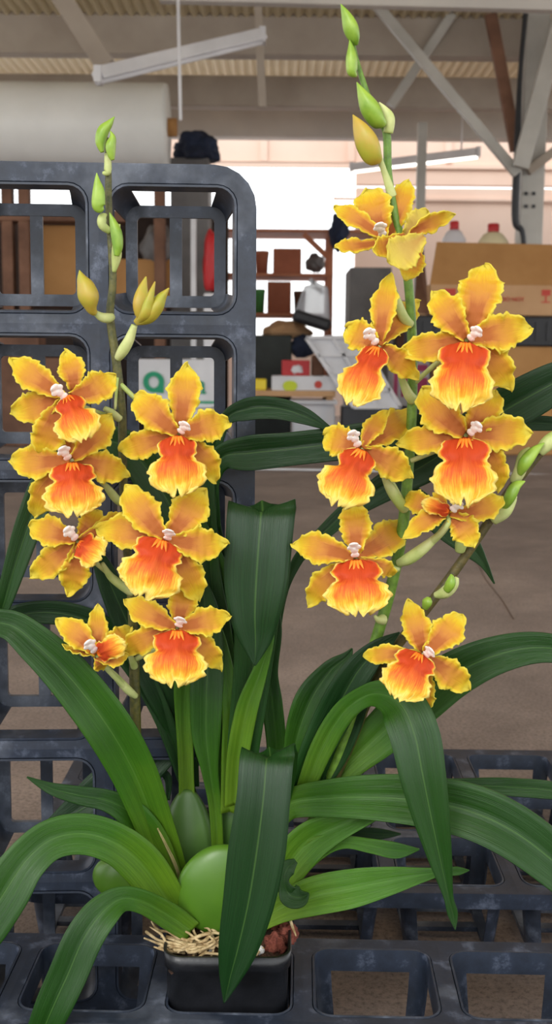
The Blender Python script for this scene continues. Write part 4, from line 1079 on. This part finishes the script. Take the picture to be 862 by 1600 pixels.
flower((661,1022), [(645,1060,.735,4),(612,1040,.756,4)],
  [(Q,(638,937),22,{'m':(652,986)}),(R_,(722,960),24,{'m':(694,992)}),(R_,(733,1077),23,{'m':(698,1050)}),(Q,(567,1026),15,{'m':(608,1022)}),(Q,(656,1116),18,{'m':(662,1076)})],
  ((656,1020),(620,1094),40,{'sh':.78,'notch':.02}), ((674,1016),(664,1024)), FD, seed=15)

# --- roots creeping over the pot edge
random.seed(21)
RT = [[(random.uniform(262, 345)+k*random.uniform(-9, 9), random.uniform(1474, 1492)-k*random.uniform(1, 6)) for k in range(5)] for _ in range(10)]+[[(300,1475),(280,1462),(262,1458),(246,1452),(238,1440)],[(300,1482),(270,1474),(246,1466),(232,1455),(228,1460)],[(310,1480),(285,1470),(272,1450),(276,1442)],
      [(312,1472),(300,1458),(303,1436),(300,1424),(296,1420)],[(330,1480),(312,1468),(290,1456),(268,1448)],[(290,1488),(262,1484),(240,1481)],
      [(345,1492),(320,1492),(306,1498),(294,1500)],[(342,1504),(335,1512),(327,1518)],[(345,1462),(330,1458),(322,1470),(308,1476)],[(350,1472),(338,1466),(326,1454),(318,1450)],
      [(345,1480),(325,1478),(300,1484),(285,1480)],[(262,1478),(254,1464),(246,1458),(236,1446)],[(340,1456),(330,1452),(326,1444)],[(320,1486),(305,1478),(290,1466),(284,1452),(274,1446)],
      [(398,1490),(404,1482),(412,1478)],[(350,1488),(340,1480),(330,1484),(318,1480)],[(300,1470),(286,1478),(272,1482),(258,1474)],[(378,1518),(384,1526)],
      [(452,1430),(458,1445),(460,1462)],[(270,1488),(256,1478),(243,1472),(226,1466)]]
for i, r in enumerate(RT):
    pts = []
    for k, (x, y) in enumerate(r):
        D = .742-.026*min(1, max(0, (y-1440)/60))+random.uniform(-.004, .004)
        pts.append((x+random.uniform(-3.5, 3.5), y+random.uniform(-3, 3), D, (2.5 if k < len(r)-1 else 1.2)*random.uniform(.7, 1.2)))
    ptube('root', pts, M['root'], orch, 7, 5)

# --- stones on the potting mix
def stone(x, y, D, r, mat, label, name, cat, seed, rough=.5):
    bm = bmesh.new(); bmesh.ops.create_icosphere(bm, subdivisions=4, radius=1)
    c = P(x, y, D); s = r*px(D, y)
    for v in bm.verts:
        n = noise.noise(v.co*1.5+Vector((seed, 0, 0)))*rough+noise.noise(v.co*4+Vector((0, seed, 0)))*rough*.4+noise.noise(v.co*9+Vector((0, 0, seed)))*rough*.2
        v.co = v.co*(1+n)*s+c
    me = bpy.data.meshes.new(name); bm.to_mesh(me); bm.free()
    for p in me.polygons: p.use_smooth = True
    return tag(link(name, me, M[mat]), label, cat)
stone(428, 1476, .738, 17, 'lava', 'red-brown lava rock nearest the pot rim', 'lava_rock', 'rock', 1)
stone(448, 1459, .748, 16, 'lava', 'red-brown lava rock at the pot right corner', 'lava_rock', 'rock', 5)
stone(436, 1444, .765, 13, 'lava', 'red-brown lava rock tucked under the leaf bases', 'lava_rock', 'rock', 9)
stone(281, 1480, .735, 8, 'perlite', 'white pebble among roots at the left of the pot', 'white_pebble', 'pebble', 2, .25)
stone(326, 1482, .732, 8, 'perlite', 'white pebble among roots left of the hanging leaf', 'white_pebble', 'pebble', 3, .3)
stone(405, 1485, .728, 7.5, 'perlite', 'white pebble beside the lava rocks at the rim', 'white_pebble', 'pebble', 4, .2)

# ------------------------------------------------------------------ groups for repeated things
GR = {'plant_tray': 'black pot trays', 'lava_rock': 'lava rocks in the pot', 'white_pebble': 'white pebbles in the pot', 'roof_brace': 'steel roof braces',
      'steel_post': 'steel posts', 'cardboard_box': 'cartons on the timber rack', 'wooden_crate': 'timber crates at the left', 'tube_light': 'fluorescent tube fixtures',
      'plant_pot': 'pots on the shelving', 'terracotta_planter': 'planters on the shelving', 'black_box': 'black boxes on the floor',
      'brown_carton': 'brown cartons under the black crate', 'plastic_jug': 'red capped jugs'}
for o in bpy.data.objects:
    k = o.name.split('.')[0]
    if o.parent is None and k in GR and 'category' in o: o['group'] = GR[k]
